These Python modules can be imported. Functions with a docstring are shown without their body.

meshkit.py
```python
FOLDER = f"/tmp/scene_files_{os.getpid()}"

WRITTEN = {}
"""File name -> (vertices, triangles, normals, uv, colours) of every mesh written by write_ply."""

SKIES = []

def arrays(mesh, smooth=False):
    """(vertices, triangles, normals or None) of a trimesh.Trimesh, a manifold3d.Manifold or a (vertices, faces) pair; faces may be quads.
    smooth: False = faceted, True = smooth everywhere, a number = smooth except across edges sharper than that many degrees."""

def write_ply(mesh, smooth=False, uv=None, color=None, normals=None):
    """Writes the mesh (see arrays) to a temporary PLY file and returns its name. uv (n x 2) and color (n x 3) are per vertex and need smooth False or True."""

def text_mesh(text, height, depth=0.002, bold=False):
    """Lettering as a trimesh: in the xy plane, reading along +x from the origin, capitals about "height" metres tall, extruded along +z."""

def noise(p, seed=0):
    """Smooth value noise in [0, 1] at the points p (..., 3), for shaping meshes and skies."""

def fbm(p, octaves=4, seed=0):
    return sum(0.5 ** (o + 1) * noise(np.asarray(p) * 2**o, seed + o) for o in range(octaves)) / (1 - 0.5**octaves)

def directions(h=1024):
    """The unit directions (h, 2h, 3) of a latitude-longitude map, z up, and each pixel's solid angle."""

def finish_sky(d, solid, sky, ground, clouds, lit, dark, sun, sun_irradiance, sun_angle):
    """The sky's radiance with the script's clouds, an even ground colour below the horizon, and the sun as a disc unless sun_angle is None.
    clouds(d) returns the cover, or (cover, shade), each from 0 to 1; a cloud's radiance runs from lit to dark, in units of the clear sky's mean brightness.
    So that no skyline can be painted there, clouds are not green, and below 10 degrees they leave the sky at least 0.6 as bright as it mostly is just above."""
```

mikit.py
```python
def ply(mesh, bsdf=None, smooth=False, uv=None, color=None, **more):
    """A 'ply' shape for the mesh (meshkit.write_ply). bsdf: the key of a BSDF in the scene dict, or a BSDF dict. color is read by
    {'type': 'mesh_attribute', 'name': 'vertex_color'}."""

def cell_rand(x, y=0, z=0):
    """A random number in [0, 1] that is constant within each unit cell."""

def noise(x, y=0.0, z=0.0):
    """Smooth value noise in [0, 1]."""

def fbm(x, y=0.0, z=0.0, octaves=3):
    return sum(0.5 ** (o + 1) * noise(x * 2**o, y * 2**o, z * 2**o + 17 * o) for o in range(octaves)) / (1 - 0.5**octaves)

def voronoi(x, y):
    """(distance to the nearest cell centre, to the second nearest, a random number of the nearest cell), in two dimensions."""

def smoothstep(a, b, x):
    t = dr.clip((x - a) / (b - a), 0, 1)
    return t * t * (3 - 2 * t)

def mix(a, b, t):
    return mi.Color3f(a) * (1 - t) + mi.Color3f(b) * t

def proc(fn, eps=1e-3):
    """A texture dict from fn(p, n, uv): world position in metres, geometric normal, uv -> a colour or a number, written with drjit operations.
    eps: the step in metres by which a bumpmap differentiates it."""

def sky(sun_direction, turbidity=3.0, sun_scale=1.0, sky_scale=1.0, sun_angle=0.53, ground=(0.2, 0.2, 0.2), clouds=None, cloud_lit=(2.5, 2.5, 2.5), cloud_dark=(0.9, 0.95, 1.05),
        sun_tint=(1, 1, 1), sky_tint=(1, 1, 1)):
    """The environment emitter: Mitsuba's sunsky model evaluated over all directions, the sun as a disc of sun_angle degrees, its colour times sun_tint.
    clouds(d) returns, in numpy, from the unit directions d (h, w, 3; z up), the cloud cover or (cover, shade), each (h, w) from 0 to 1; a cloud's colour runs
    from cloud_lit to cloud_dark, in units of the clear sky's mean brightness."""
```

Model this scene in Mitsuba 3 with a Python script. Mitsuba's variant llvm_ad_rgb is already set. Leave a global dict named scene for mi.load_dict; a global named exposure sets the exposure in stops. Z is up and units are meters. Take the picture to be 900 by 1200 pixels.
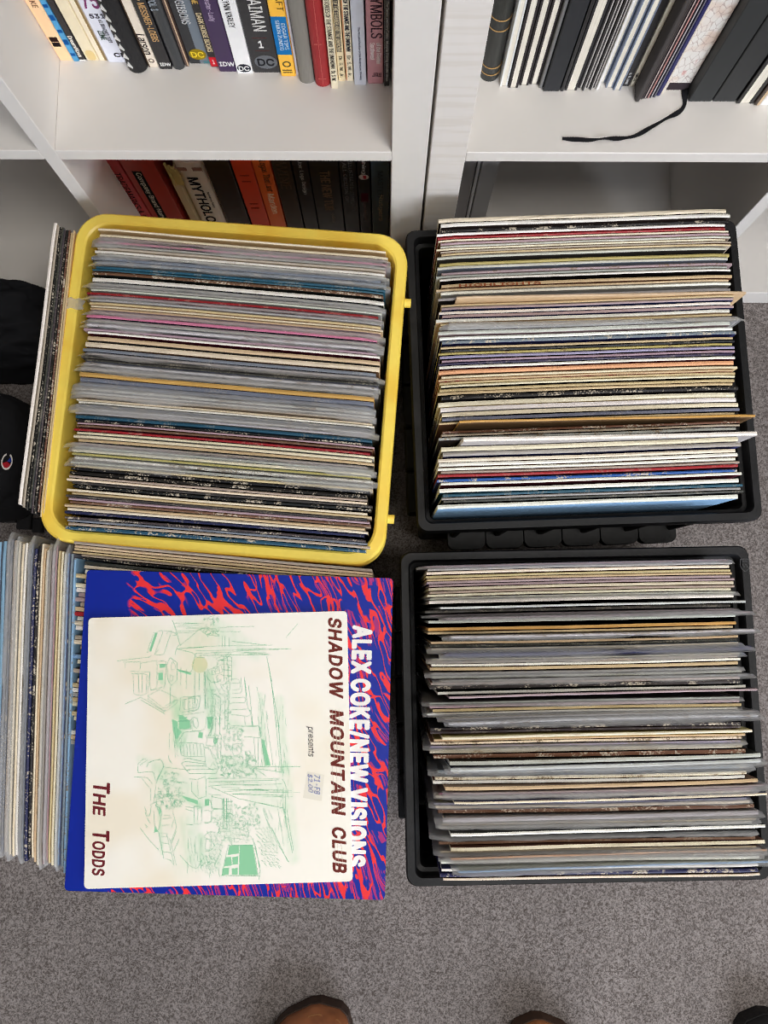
import math, random, re
import numpy as np, trimesh, drjit as dr, mitsuba as mi, mikit, meshkit
import manifold3d as m3
from shapely.geometry import Polygon, LineString, box as sbox
from shapely.ops import unary_union
from mikit import ply, proc, noise, fbm, voronoi, smoothstep, mix, cell_rand

T = mi.ScalarTransform4f
scene, labels = {'type': 'scene'}, {}
# ------------------------------------------------------------------ camera, light, exposure
FOCAL, PITCH, YAW, CAM_Z = 919.6, 0.1145, 0.0044, 1.1223          # solved from the bookcase's edges
EYE = np.array([0.0, 0.0, CAM_Z])
exposure = 0.50


def _rot(ax, a):
    c, s = math.cos(a), math.sin(a)
    return np.array([[1, 0, 0], [0, c, -s], [0, s, c]]) if ax == 'x' else np.array([[c, -s, 0], [s, c, 0], [0, 0, 1]])


CAM = _rot('z', YAW) @ _rot('x', PITCH)                              # columns: right, up, back
scene['camera'] = {'type': 'perspective', 'fov': 2 * math.degrees(math.atan(450 / FOCAL)), 'fov_axis': 'x', 'near_clip': 0.01, 'far_clip': 50.0,
                   'to_world': T().look_at(origin=EYE.tolist(), target=(EYE - CAM[:, 2]).tolist(), up=CAM[:, 1].tolist())}
LAMP = [14.5, 13.9, 13.0]          # ceiling lamp panel
WINDOW = [8.6, 9.2, 10.2]      # daylight through the sheer blind

# ------------------------------------------------------------------ helpers


def lin(rgb):
    a = np.asarray(rgb, float) / 255.0
    return np.where(a <= 0.04045, a / 12.92, ((a + 0.055) / 1.055) ** 2.4)


def L(*rgb):
    return [float(v) for v in lin(rgb)]


def P(px, py, z):
    """The world point at height z that the photograph shows at pixel (px, py)."""
    d = CAM @ np.array([(px - 450) / FOCAL, -(py - 600) / FOCAL, -1.0])
    return EYE + d * ((z - CAM_Z) / d[2])


def PY(px, py, y):
    """... on the upright plane at distance y."""
    d = CAM @ np.array([(px - 450) / FOCAL, -(py - 600) / FOCAL, -1.0])
    return EYE + d * (y / d[1])


def cname(key):
    if key not in scene:
        return key
    i = 1
    while f'{key}_{i:03d}' in scene:
        i += 1
    return f'{key}_{i:03d}'


USED = set()


def thing(name, label=None, cat=None, group=None, kind=None):
    k, i = name, 0
    while k in USED:
        i += 1
        k = f'{name}_{i:03d}'
    USED.add(k)
    d = {}
    if label: d['label'] = label
    if cat: d['category'] = cat
    if group: d['group'] = group
    if kind: d['kind'] = kind
    if d: labels[k] = d
    return k


def put(key, mesh, bsdf, rgb=None, smooth=False, uv=None, label=None, kind=None, **more):
    """One entry of the scene; rgb: a flat vertex colour (sRGB 0..255) for the vertex-coloured materials."""
    if '__' in key:
        key = cname(key)
    if rgb is not None:
        if hasattr(mesh, 'to_mesh'):
            m = mesh.to_mesh()
            mesh = trimesh.Trimesh(np.array(m.vert_properties[:, :3]), np.array(m.tri_verts), process=False)
        if not isinstance(smooth, bool):
            mesh = trimesh.graph.smooth_shade(mesh, angle=np.radians(smooth), facet_minarea=None)
            smooth = True
        more_c = np.tile(lin(rgb), (len(mesh.vertices), 1)) if np.ndim(rgb) == 1 else rgb
        scene[key] = ply(mesh, bsdf, smooth=smooth, uv=uv, color=more_c, **more)
    else:
        scene[key] = ply(mesh, bsdf, smooth=smooth, uv=uv, **more)
    if label: labels.setdefault(key, {})['label'] = label
    if kind: labels.setdefault(key, {})['kind'] = kind
    return key


def bbox(x0, x1, y0, y1, z0, z1, b=0.0):
    """A box, its edges chamfered by b."""
    if b <= 0:
        m = trimesh.creation.box(extents=[x1 - x0, y1 - y0, z1 - z0])
        m.apply_translation([(x0 + x1) / 2, (y0 + y1) / 2, (z0 + z1) / 2])
        return m
    pts = []
    for sx in (0, 1):
        for sy in (0, 1):
            for sz in (0, 1):
                c = [(x0, x1)[sx], (y0, y1)[sy], (z0, z1)[sz]]
                s = [1 - 2 * sx, 1 - 2 * sy, 1 - 2 * sz]
                for k in range(3):
                    q = list(c)
                    for j in range(3):
                        if j != k: q[j] += s[j] * b
                    pts.append(q)
    return trimesh.convex.convex_hull(np.array(pts))


def cat_(ms):
    return trimesh.util.concatenate(ms)


def rrect(w, d, r, n=6):
    r = max(min(r, w / 2 - 1e-4, d / 2 - 1e-4), 1e-4)
    out = []
    for cx, cy, a0 in ((w / 2 - r, d / 2 - r, 0), (-w / 2 + r, d / 2 - r, 90), (-w / 2 + r, -d / 2 + r, 180), (w / 2 - r, -d / 2 + r, 270)):
        for k in range(n + 1):
            a = math.radians(a0 + 90 * k / n)
            out.append((cx + r * math.cos(a), cy + r * math.sin(a)))
    return np.array(out)


def loft(rings):
    """Rings of equally many points (n x 3), capped at both ends."""
    n, v, f = len(rings[0]), np.vstack(rings), []
    for k in range(len(rings) - 1):
        for i in range(n):
            a, b, c, d = k * n + i, k * n + (i + 1) % n, (k + 1) * n + (i + 1) % n, (k + 1) * n + i
            f += [[a, b, c], [a, c, d]]
    v = np.vstack([v, rings[0].mean(0), rings[-1].mean(0)])
    e = (len(rings) - 1) * n
    for i in range(n):
        f += [[(i + 1) % n, i, len(v) - 2], [e + i, e + (i + 1) % n, len(v) - 1]]
    return trimesh.Trimesh(v, np.array(f), process=False)


def ring(pts, z):
    return np.column_stack([pts, np.full(len(pts), z)])


def xf(mesh, angle=0.0, loc=(0, 0, 0)):
    m = mesh.copy()
    m.apply_transform(trimesh.transformations.rotation_matrix(angle, [0, 0, 1]))
    m.apply_translation(loc)
    return m


def frame(o, ex, ey):
    ex, ey = np.asarray(ex, float), np.asarray(ey, float)
    ex, ey = ex / np.linalg.norm(ex), ey / np.linalg.norm(ey)
    M = np.eye(4)
    M[:3, 0], M[:3, 1], M[:3, 2], M[:3, 3] = ex, ey, np.cross(ex, ey), o
    return M


_TXT = {}


def text_flat(text, bold=False, fat=0.0, slant=0.0):
    """Lettering 1 unit tall as a flat mesh, made fatter by 'fat' and slanted; its lower left corner at the origin."""
    k = (text, bold, fat, slant)
    if k not in _TXT:
        m = meshkit.text_mesh(text, 1.0, 0.02, bold)
        if fat:
            tops = np.abs(m.face_normals[:, 2] - 1) < 1e-3
            tri = m.triangles[tops][:, :, :2]
            shape = unary_union([Polygon(t).buffer(0.002) for t in tri if Polygon(t).area > 1e-7]).buffer(fat, join_style=2, mitre_limit=1.5).simplify(0.012)
            m = cat_([trimesh.creation.extrude_polygon(g, 0.02, engine='earcut') for g in getattr(shape, 'geoms', [shape])])
        v = np.array(m.vertices)
        v[:, 0] += slant * v[:, 1]
        v[:, :2] -= v[:, :2].min(0)
        _TXT[k] = (v, np.array(m.faces))
    v, f = _TXT[k]
    return trimesh.Trimesh(v.copy(), f, process=False)


def text_on(text, o, ex, ey, height, length=None, depth=0.00025, **kw):
    """Lettering whose lower left corner is at o, its capitals 'height' tall, squeezed or stretched to 'length'."""
    m = text_flat(text, **kw)
    w, h = m.vertices[:, 0].max(), m.vertices[:, 1].max()
    sy = height / h
    sx = sy if length is None else length / w
    m.apply_transform(np.diag([sx, sy, depth / 0.02, 1]))
    m.apply_transform(frame(o, ex, ey))
    return m


def tracked(text, o, ex, ey, height, length, gap=.1, space=.34, depth=.00025, **kw):
    """Lettering set letter by letter with an even gap, stretched to 'length'."""
    kw2 = {**kw, 'slant': 0.0}
    ref = text_flat('H', **kw2).vertices[:, 1].max()
    x, out = 0.0, []
    for ch in text:
        if ch == ' ':
            x += space
            continue
        m = text_flat(ch, **kw2)
        if ch == 'I':                                                   # a plain upright stroke
            m = bbox(0, .235 + 2 * kw.get('fat', 0), 0, 1, 0, .02)
        v = np.array(m.vertices)
        w = v[:, 0].max()
        v[:, 1] *= ref / v[:, 1].max()
        v[:, 0] += x + kw.get('slant', 0) * v[:, 1]
        out.append(trimesh.Trimesh(v, m.faces, process=False))
        x += w + gap
    m = cat_(out)
    m.apply_transform(np.diag([length / (x - gap), height / ref, depth / .02, 1]))
    m.apply_transform(frame(o, ex, ey))
    return m


def ribbon(path, width, z=0.0):
    """A flat stroke along a path in the xy plane."""
    p = np.asarray(path, float)
    d = np.gradient(p, axis=0)
    d /= np.maximum(np.linalg.norm(d, axis=1, keepdims=True), 1e-9)
    n = np.column_stack([-d[:, 1], d[:, 0]]) * width / 2
    v = np.vstack([p + n, p - n])
    k, f = len(p), []
    for i in range(k - 1):
        f += [[i, k + i, k + i + 1], [i, k + i + 1, i + 1]]
    return trimesh.Trimesh(np.column_stack([v, np.full(2 * k, z)]), f, process=False)


def tube(path, r, n=8):
    p = np.asarray(path, float)
    rings = []
    for i in range(len(p)):
        d = p[min(i + 1, len(p) - 1)] - p[max(i - 1, 0)]
        d /= np.linalg.norm(d)
        a = np.cross(d, [0, 0, 1.0]) if abs(d[2]) < 0.95 else np.cross(d, [1.0, 0, 0])
        a /= np.linalg.norm(a)
        b = np.cross(d, a)
        t = np.arange(n) * 2 * math.pi / n
        rings.append(p[i] + r * (np.cos(t)[:, None] * a + np.sin(t)[:, None] * b))
    m = loft(rings)
    m.fix_normals()
    return m


# ------------------------------------------------------------------ materials
VC = {'type': 'mesh_attribute', 'name': 'vertex_color'}


def two(b):
    return {'type': 'twosided', 'bsdf': b}


def pr(color, rough=0.5, spec=0.5, **kw):
    c = {'type': 'rgb', 'value': color} if isinstance(color, (list, tuple)) else color
    return two({'type': 'principled', 'base_color': c, 'roughness': rough, 'specular': spec, **kw})


scene['ink'] = two({'type': 'diffuse', 'reflectance': VC})
scene['matte_cover'] = pr(VC, 0.55, 0.35)
scene['gloss_cover'] = pr(VC, 0.28, 0.5)


def wear_fn(p, n, uv):
    a = noise(p[0] * 900, p[1] * 900, p[2] * 400)
    b = noise(p[0] * 110 + 9, p[1] * 110, p[2] * 40)
    return uv[0] * 0.85 * smoothstep(0.60, 0.80, a * 0.62 + b * 0.48)


WEAR = proc(wear_fn)
scene['card_dark'] = {'type': 'blendbsdf', 'weight': WEAR, 'bsdf_0': pr(VC, 0.5, 0.35), 'bsdf_1': two({'type': 'diffuse', 'reflectance': {'type': 'rgb', 'value': L(214, 202, 182)}})}
scene['card_light'] = {'type': 'blendbsdf', 'weight': WEAR, 'bsdf_0': pr(VC, 0.5, 0.35), 'bsdf_1': two({'type': 'diffuse', 'reflectance': {'type': 'rgb', 'value': L(140, 118, 92)}})}
scene['clear_film'] = {'type': 'blendbsdf', 'weight': 0.20, 'bsdf_0': {'type': 'thindielectric', 'int_ior': 1.5},
                       'bsdf_1': pr([0.88, 0.89, 0.90], 0.14, 0.8)}
scene['white_laminate'] = pr(L(218, 214, 209), 0.36, 0.45)


def brushed(p, n, uv):
    s = fbm(p[0] * 18, p[1] * 18 + 3, p[2] * 170, 3)
    return mix(L(220, 215, 210), L(214, 208, 201), smoothstep(0.4, 0.75, s))


scene['brushed_white'] = pr(proc(brushed), 0.42, 0.4)


def carpet_color(p, n, uv):
    a = noise(p[0] * 900, p[1] * 900)
    b = noise(p[0] * 420 + 5, p[1] * 460)
    c = fbm(p[0] * 6, p[1] * 6, 0, 3)
    streak = noise(p[0] * 75, p[1] * 9)
    base = mix(L(90, 83, 80), L(152, 145, 143), smoothstep(0.15, 0.85, a * 0.6 + b * 0.4))
    return base * (0.82 + 0.26 * c + 0.14 * streak)


def carpet_bump(p, n, uv):
    return noise(p[0] * 800, p[1] * 800) * 0.6 + noise(p[0] * 380, p[1] * 380 + 7) * 0.7 + fbm(p[0] * 40, p[1] * 30, 0, 2) * 0.5


scene['carpet'] = {'type': 'bumpmap', 'arbitrary': {**proc(carpet_bump, 0.0006)}, 'scale': 0.0014, 'bsdf': two({'type': 'diffuse', 'reflectance': proc(carpet_color)})}


def yellow_fn(p, n, uv):
    s = fbm(p[0] * 22, p[1] * 22, p[2] * 22, 3)
    return mix(L(255, 226, 98), L(250, 208, 76), smoothstep(0.45, 0.8, s))


scene['yellow_plastic'] = pr(proc(yellow_fn), 0.36, 0.5)


def black_fn(p, n, uv):
    s = fbm(p[0] * 34, p[1] * 34, p[2] * 34, 3)
    return mix(L(17, 18, 20), L(32, 32, 35), smoothstep(0.45, 0.8, s))


scene['black_plastic'] = pr(proc(black_fn), 0.5, 0.3)
scene['wall_paint'] = two({'type': 'diffuse', 'reflectance': {'type': 'rgb', 'value': L(188, 184, 178)}})
scene['page_block'] = None


def page_fn(p, n, uv):
    s = noise(p[0] * 2600, p[1] * 8, p[2] * 8)
    return mix(L(238, 232, 218), L(205, 196, 178), s * 0.6)


scene['page_block'] = two({'type': 'diffuse', 'reflectance': proc(page_fn)})


def cloth_bump(p, n, uv):
    return noise(p[0] * 900, p[1] * 900, p[2] * 900)


scene['black_cloth'] = two({'type': 'principled', 'base_color': {'type': 'rgb', 'value': L(26, 27, 31)}, 'roughness': 0.85, 'specular': 0.2, 'sheen': 0.25})


def leather_fn(p, n, uv):
    s = fbm(p[0] * 60, p[1] * 60, p[2] * 60, 3)
    return mix(L(150, 92, 56), L(118, 70, 42), smoothstep(0.35, 0.75, s))


scene['brown_leather'] = pr(proc(leather_fn), 0.5, 0.4)
scene['tan_suede'] = pr(L(164, 106, 66), 0.85, 0.2)
scene['lamp_glow'] = two({'type': 'diffuse', 'reflectance': {'type': 'rgb', 'value': 0.8}})

# ------------------------------------------------------------------ the room
A_IN, B_IN, FRONT, TP = 0.0057, 0.0799, 0.444, 0.0355      # inner faces of the two bookcases' neighbouring sides, their front plane, panel thickness
BACK = 0.85
X0, X1, Y0 = -2.3, 2.5, -2.7


def struct(key, mesh, bsdf, **kw):
    put(key, mesh, bsdf, **kw)
    labels[key] = {'kind': 'structure'}


struct('floor', bbox(X0, X1, Y0, BACK, -0.05, 0), 'carpet')
labels['floor']['label'] = 'grey brown short pile carpet'
struct('ceiling', bbox(X0, X1, Y0, BACK, 2.5, 2.55), 'wall_paint')
struct('wall_back', bbox(X0, X1, BACK, BACK + 0.1, 0, 2.5), 'wall_paint')
struct('wall_left', bbox(X0 - 0.1, X0, Y0, BACK, 0, 2.5), 'wall_paint')
WX0, WX1, WZ0, WZ1 = 0.35, 2.1, 0.9, 2.2
struct('wall_right', bbox(X1, X1 + 0.1, Y0, BACK, 0, 2.5), 'wall_paint')
struct('wall_front', cat_([bbox(X0, WX0, Y0 - 0.1, Y0, 0, 2.5), bbox(WX1, X1, Y0 - 0.1, Y0, 0, 2.5), bbox(WX0, WX1, Y0 - 0.1, Y0, 0, WZ0), bbox(WX0, WX1, Y0 - 0.1, Y0, WZ1, 2.5)]), 'wall_paint')
struct('window_1', cat_([bbox(WX0, WX0 + .05, Y0 - .08, Y0 + .01, WZ0, WZ1), bbox(WX1 - .05, WX1, Y0 - .08, Y0 + .01, WZ0, WZ1), bbox(WX0, WX1, Y0 - .08, Y0 + .01, WZ0, WZ0 + .05),
                          bbox(WX0, WX1, Y0 - .08, Y0 + .01, WZ1 - .05, WZ1), bbox((WX0 + WX1) / 2 - .02, (WX0 + WX1) / 2 + .02, Y0 - .08, Y0 + .01, WZ0, WZ1)]), 'white_laminate')
blind = trimesh.Trimesh([[WX0 + .05, Y0 - .05, WZ0 + .05], [WX1 - .05, Y0 - .05, WZ0 + .05], [WX1 - .05, Y0 - .05, WZ1 - .05], [WX0 + .05, Y0 - .05, WZ1 - .05]], [[0, 2, 1], [0, 3, 2]], process=False)
scene['window_1__blind'] = {**ply(blind, 'lamp_glow'), 'emitter': {'type': 'area', 'radiance': {'type': 'rgb', 'value': WINDOW}}}
lamp = thing('ceiling_lamp', 'flat white ceiling lamp panel', 'lamp')
LX, LY, LS = 0.65, -0.32, 0.30
put(lamp + '__frame', cat_([bbox(LX - LS - .02, LX + LS + .02, LY - LS - .02, LY - LS, 2.46, 2.5), bbox(LX - LS - .02, LX + LS + .02, LY + LS, LY + LS + .02, 2.46, 2.5),
                            bbox(LX - LS - .02, LX - LS, LY - LS, LY + LS, 2.46, 2.5), bbox(LX + LS, LX + LS + .02, LY - LS, LY + LS, 2.46, 2.5)]), 'white_laminate')
diff = trimesh.Trimesh([[LX - LS, LY - LS, 2.47], [LX + LS, LY - LS, 2.47], [LX + LS, LY + LS, 2.47], [LX - LS, LY + LS, 2.47]], [[0, 2, 1], [0, 3, 2]], process=False)
scene[lamp + '__diffuser'] = {**ply(diff, 'lamp_glow'), 'emitter': {'type': 'area', 'radiance': {'type': 'rgb', 'value': LAMP}}}

# ------------------------------------------------------------------ bookcases (two bays wide, two high)
SH0, SH1, BAY, DIV, BC_TOP = 0.373, 0.389, 0.335, 0.016, 0.762
BC_BACK = BACK - 0.016


def bookcase(label, inner, side, lam):
    """inner: the inner face next to the other bookcase; side -1: it extends to the left."""
    k = thing('bookcase', label, 'bookcase')
    X = lambda d: inner + side * d

    def pan(part, a, b, z0, z1, m=lam, y0=FRONT):
        x0, x1 = sorted((X(a), X(b)))
        put(f'{k}__{part}', bbox(x0, x1, y0, BC_BACK, z0, z1, 0.0007), m)
    pan('side_panel', -TP, 0, 0, BC_TOP)
    pan('side_panel', 2 * BAY + DIV, 2 * BAY + DIV + TP, 0, BC_TOP)
    pan('bottom_panel', 0.0002, 2 * BAY + DIV - .0002, 0, 0.038, 'white_laminate')
    pan('top_panel', 0.0002, 2 * BAY + DIV - .0002, 0.724, BC_TOP, 'white_laminate')
    pan('divider', BAY, BAY + DIV, 0.0382, 0.7238, 'white_laminate')
    pan('shelf', 0.0002, BAY - .0002, SH0, SH1, 'white_laminate')
    pan('shelf', BAY + DIV + .0002, 2 * BAY + DIV - .0002, SH0, SH1, 'white_laminate')
    return k


bookcase('white cube bookcase left of the narrow black gap, holding the comics and art books', A_IN, -1, 'white_laminate')
bookcase('white cube bookcase right of the narrow black gap, holding dark slipcases and a ribbon', B_IN, 1, 'brushed_white')

# ------------------------------------------------------------------ records
COL = dict(w=((244, 240, 232), 'white'), c=((234, 222, 196), 'cream'), t=((208, 184, 144), 'tan'), o=((212, 162, 92), 'golden tan'), k=((26, 25, 27), 'black'), g=((168, 166, 163), 'grey'),
           s=((118, 126, 140), 'slate grey'), d=((68, 63, 61), 'dark grey'), n=((34, 38, 78), 'navy'), r=((160, 34, 44), 'red'), b=((40, 92, 172), 'bright blue'), l=((132, 172, 204), 'light blue'),
           T=((38, 84, 106), 'teal'), p=((206, 120, 150), 'pink'), m=((172, 148, 154), 'mauve'), v=((164, 158, 190), 'lavender'), G=((202, 206, 194), 'pale grey-green'), B=((112, 80, 60), 'brown'),
           y=((190, 174, 108), 'khaki'), u=((180, 166, 150), 'taupe'), O=((228, 164, 122), 'orange'), Q=((62, 52, 84), 'purple'), M=((88, 34, 44), 'maroon'), S=((214, 214, 214), 'silver'))
SLEEVE = 0.312
NCOL = 18


def record_mesh(C, e, n, lean, w, h, t, roll, bow, edge, face, worn, rng):
    """Sleeve standing on its edge; C: centre of the top edge's foot line (bottom centre), e along the width, n across it."""
    z = np.array([0, 0, 1.0])
    u, nn = math.cos(lean) * z + math.sin(lean) * n, math.cos(lean) * n - math.sin(lean) * z
    xs = np.linspace(-w / 2, w / 2, NCOL)
    by = bow * (1 - (2 * xs / w) ** 2) + 0.00012 * np.sin(xs * 40 + rng.random() * 6)
    rag = 0.0005 * np.array([rng.uniform(-1, 1) for _ in xs])
    cr = 0.0018
    lift = np.where(np.abs(xs) > w / 2 - 1e-6, -cr, 0.0)                 # soft corners
    rows = {'fb': (-t / 2, 0, 0), 'fm': (-t / 2, h * .8, .6), 'ft': (-t / 2, h - .0004, 1), 'mt': (0, h + .0003, 1), 'bt': (t / 2, h - .0004, 1), 'bm': (t / 2, h * .8, .6), 'bb': (t / 2, 0, 0)}
    cr_, sr = math.cos(roll), math.sin(roll)
    V, F, COLR, UV = [], [], [], []
    ec, fc = lin(edge), lin(face)

    def row(name, mid):
        y, hh, k = rows[name]
        hz = hh + (lift + rag * (name == 'mt') if k == 1 else 0)
        px = xs - (w / 2 if roll >= 0 else -w / 2)
        X = px * cr_ + hz * sr + (w / 2 if roll >= 0 else -w / 2)
        Z = -px * sr + hz * cr_
        return C + np.outer(X, e) + np.outer(Z, u) + np.outer(y + by * k, nn)

    def strip(a, b, col, wr):
        s = len(V) and sum(len(x) for x in V)
        pa, pb = row(a, 0), row(b, 0)
        V.append(pa); V.append(pb)
        COLR.append(np.tile(col, (2 * NCOL, 1))); UV.append(np.tile([wr, 0.0], (2 * NCOL, 1)))
        for i in range(NCOL - 1):
            F.append([s + i, s + i + 1, s + NCOL + i + 1]); F.append([s + i, s + NCOL + i + 1, s + NCOL + i])
    strip('fb', 'fm', fc, 0); strip('fm', 'ft', fc, 0)
    strip('ft', 'mt', ec, worn); strip('mt', 'bt', ec, worn)
    strip('bt', 'bm', fc, 0); strip('bm', 'bb', fc, 0); strip('bb', 'fb', ec, 0)
    for i, flip in ((0, True), (NCOL - 1, False)):
        q = np.array([row(r, 0)[i] for r in ('fb', 'fm', 'ft', 'mt', 'bt', 'bm', 'bb')])
        s = sum(len(x) for x in V)
        V.append(q); COLR.append(np.tile(ec, (7, 1))); UV.append(np.tile([worn * .6, 0.0], (7, 1)))
        for j in range(1, 6):
            F.append([s, s + j, s + j + 1] if not flip else [s, s + j + 1, s + j])
    return trimesh.Trimesh(np.vstack(V), np.array(F), process=False), np.vstack(COLR), np.vstack(UV)


def film_mesh(C, e, n, lean, w, h, t, roll, bow, rng, room=.004, soft=1.0):
    """Open-topped clear plastic pouch around a sleeve: two sheets joined at the sides, crinkled along the mouth."""
    z = np.array([0, 0, 1.0])
    u, nn = math.cos(lean) * z + math.sin(lean) * n, math.cos(lean) * n - math.sin(lean) * z
    N = 34
    half = w / 2
    exL, exR = rng.uniform(.003, .008), rng.uniform(.0015, .005)
    xs = np.linspace(-half - exL, half + exR, N)
    inside = np.clip((half + .0005 - np.abs(xs)) / .004, 0, 1)
    ph = [rng.uniform(0, 6.28) for _ in range(6)]
    fr = [rng.uniform(14, 26), rng.uniform(40, 70), rng.uniform(90, 150)]
    wob = lambda k: 0.55 * np.sin(xs * fr[0] + ph[k]) + 0.3 * np.sin(xs * fr[1] + ph[k + 2]) + 0.18 * np.sin(xs * fr[2] + ph[(k + 3) % 6])
    lip = rng.uniform(.0065, .0115) * (.45 + .55 * soft)
    cr_, sr = math.cos(roll), math.sin(roll)
    wx = C[None, :] + np.outer(xs, e)
    pos = np.column_stack([wx @ e * 21, np.full(N, C @ n) * 16, np.full(N, 3.3)])
    lay = (.25 + 1.15 * meshkit.noise(pos)) * .0062 * soft                    # how far the mouth lies over, alike for neighbours
    wave = ((meshkit.noise(pos * [4.5, 1.2, 1] + 11) - .5) * .0026 + (meshkit.noise(pos * [11, 2.5, 1] + 31) - .5) * .0016) * (.4 + .6 * soft)
    V, F = [], []
    mid0 = bow * np.clip(1 - (2 * xs / w) ** 2, 0, 1)
    for side in (-1, 1):
        for (hh, amp, top) in ((.0, 0, 0), (h * .78, .0003, .3), (h - .006, .0006, .8), (h + .0008, .0008, 1), (h + lip * .5, .0006, 1), (h + lip, .0004, 1)):
            q = max(0.0, (hh - h) / lip) if hh > h + .001 else 0.0
            mid = mid0 * top
            y = side * ((t / 2 + .0003) * inside + .0002) + amp * wob(2 if side < 0 else 3) * .3
            y = np.clip(y, -room, room)
            zz = np.full(N, hh)
            if q:
                y = y * (1 - .6 * q) - lay * q ** 1.3 + wave * q
                zz = h + lip * q * np.sqrt(np.clip(1 - (lay / lip * q) ** 2 * .8, .12, 1)) + .0008 * wob(0) * q
            droop = -np.clip((np.abs(xs) - half + .010) / .018, 0, 1) ** 2 * .010 * (hh > h - .01)
            xs_ = np.clip(xs, -half - exL * (.15 + .85 * min(1, hh / h) ** 2), half + exR * (.15 + .85 * min(1, hh / h) ** 2))
            px = xs_ - (half if roll >= 0 else -half)
            hz = zz + droop
            X = px * cr_ + hz * sr + (half if roll >= 0 else -half)
            Zz = -px * sr + hz * cr_
            V.append(C + np.outer(X, e) + np.outer(Zz, u) + np.outer(y + mid, nn))
    R = 6
    for s in (0, 1):
        for r in range(R - 1):
            for i in range(N - 1):
                a = (s * R + r) * N + i
                F += [[a, a + 1, a + N + 1], [a, a + N + 1, a + N]]
    for r in range(R - 1):                                           # side seals
        for i, fl in ((0, 1), (N - 1, 0)):
            a, b = r * N + i, (R + r) * N + i
            F += [[a, b, b + N], [a, b + N, a + N]]
    return trimesh.Trimesh(np.vstack(V), np.array(F), process=False)


ORD = lambda k: f"{k}{'th' if 10 <= k % 100 <= 20 else {1: 'st', 2: 'nd', 3: 'rd'}.get(k % 10, 'th')}"


def parse(s):
    out = []
    for tok in s.split():
        m = re.match(r'([\d.]+)(\w)(\w)(.*)$', tok)
        out.append((float(m[1]), m[2], m[3], m[4]))
    return out


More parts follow.
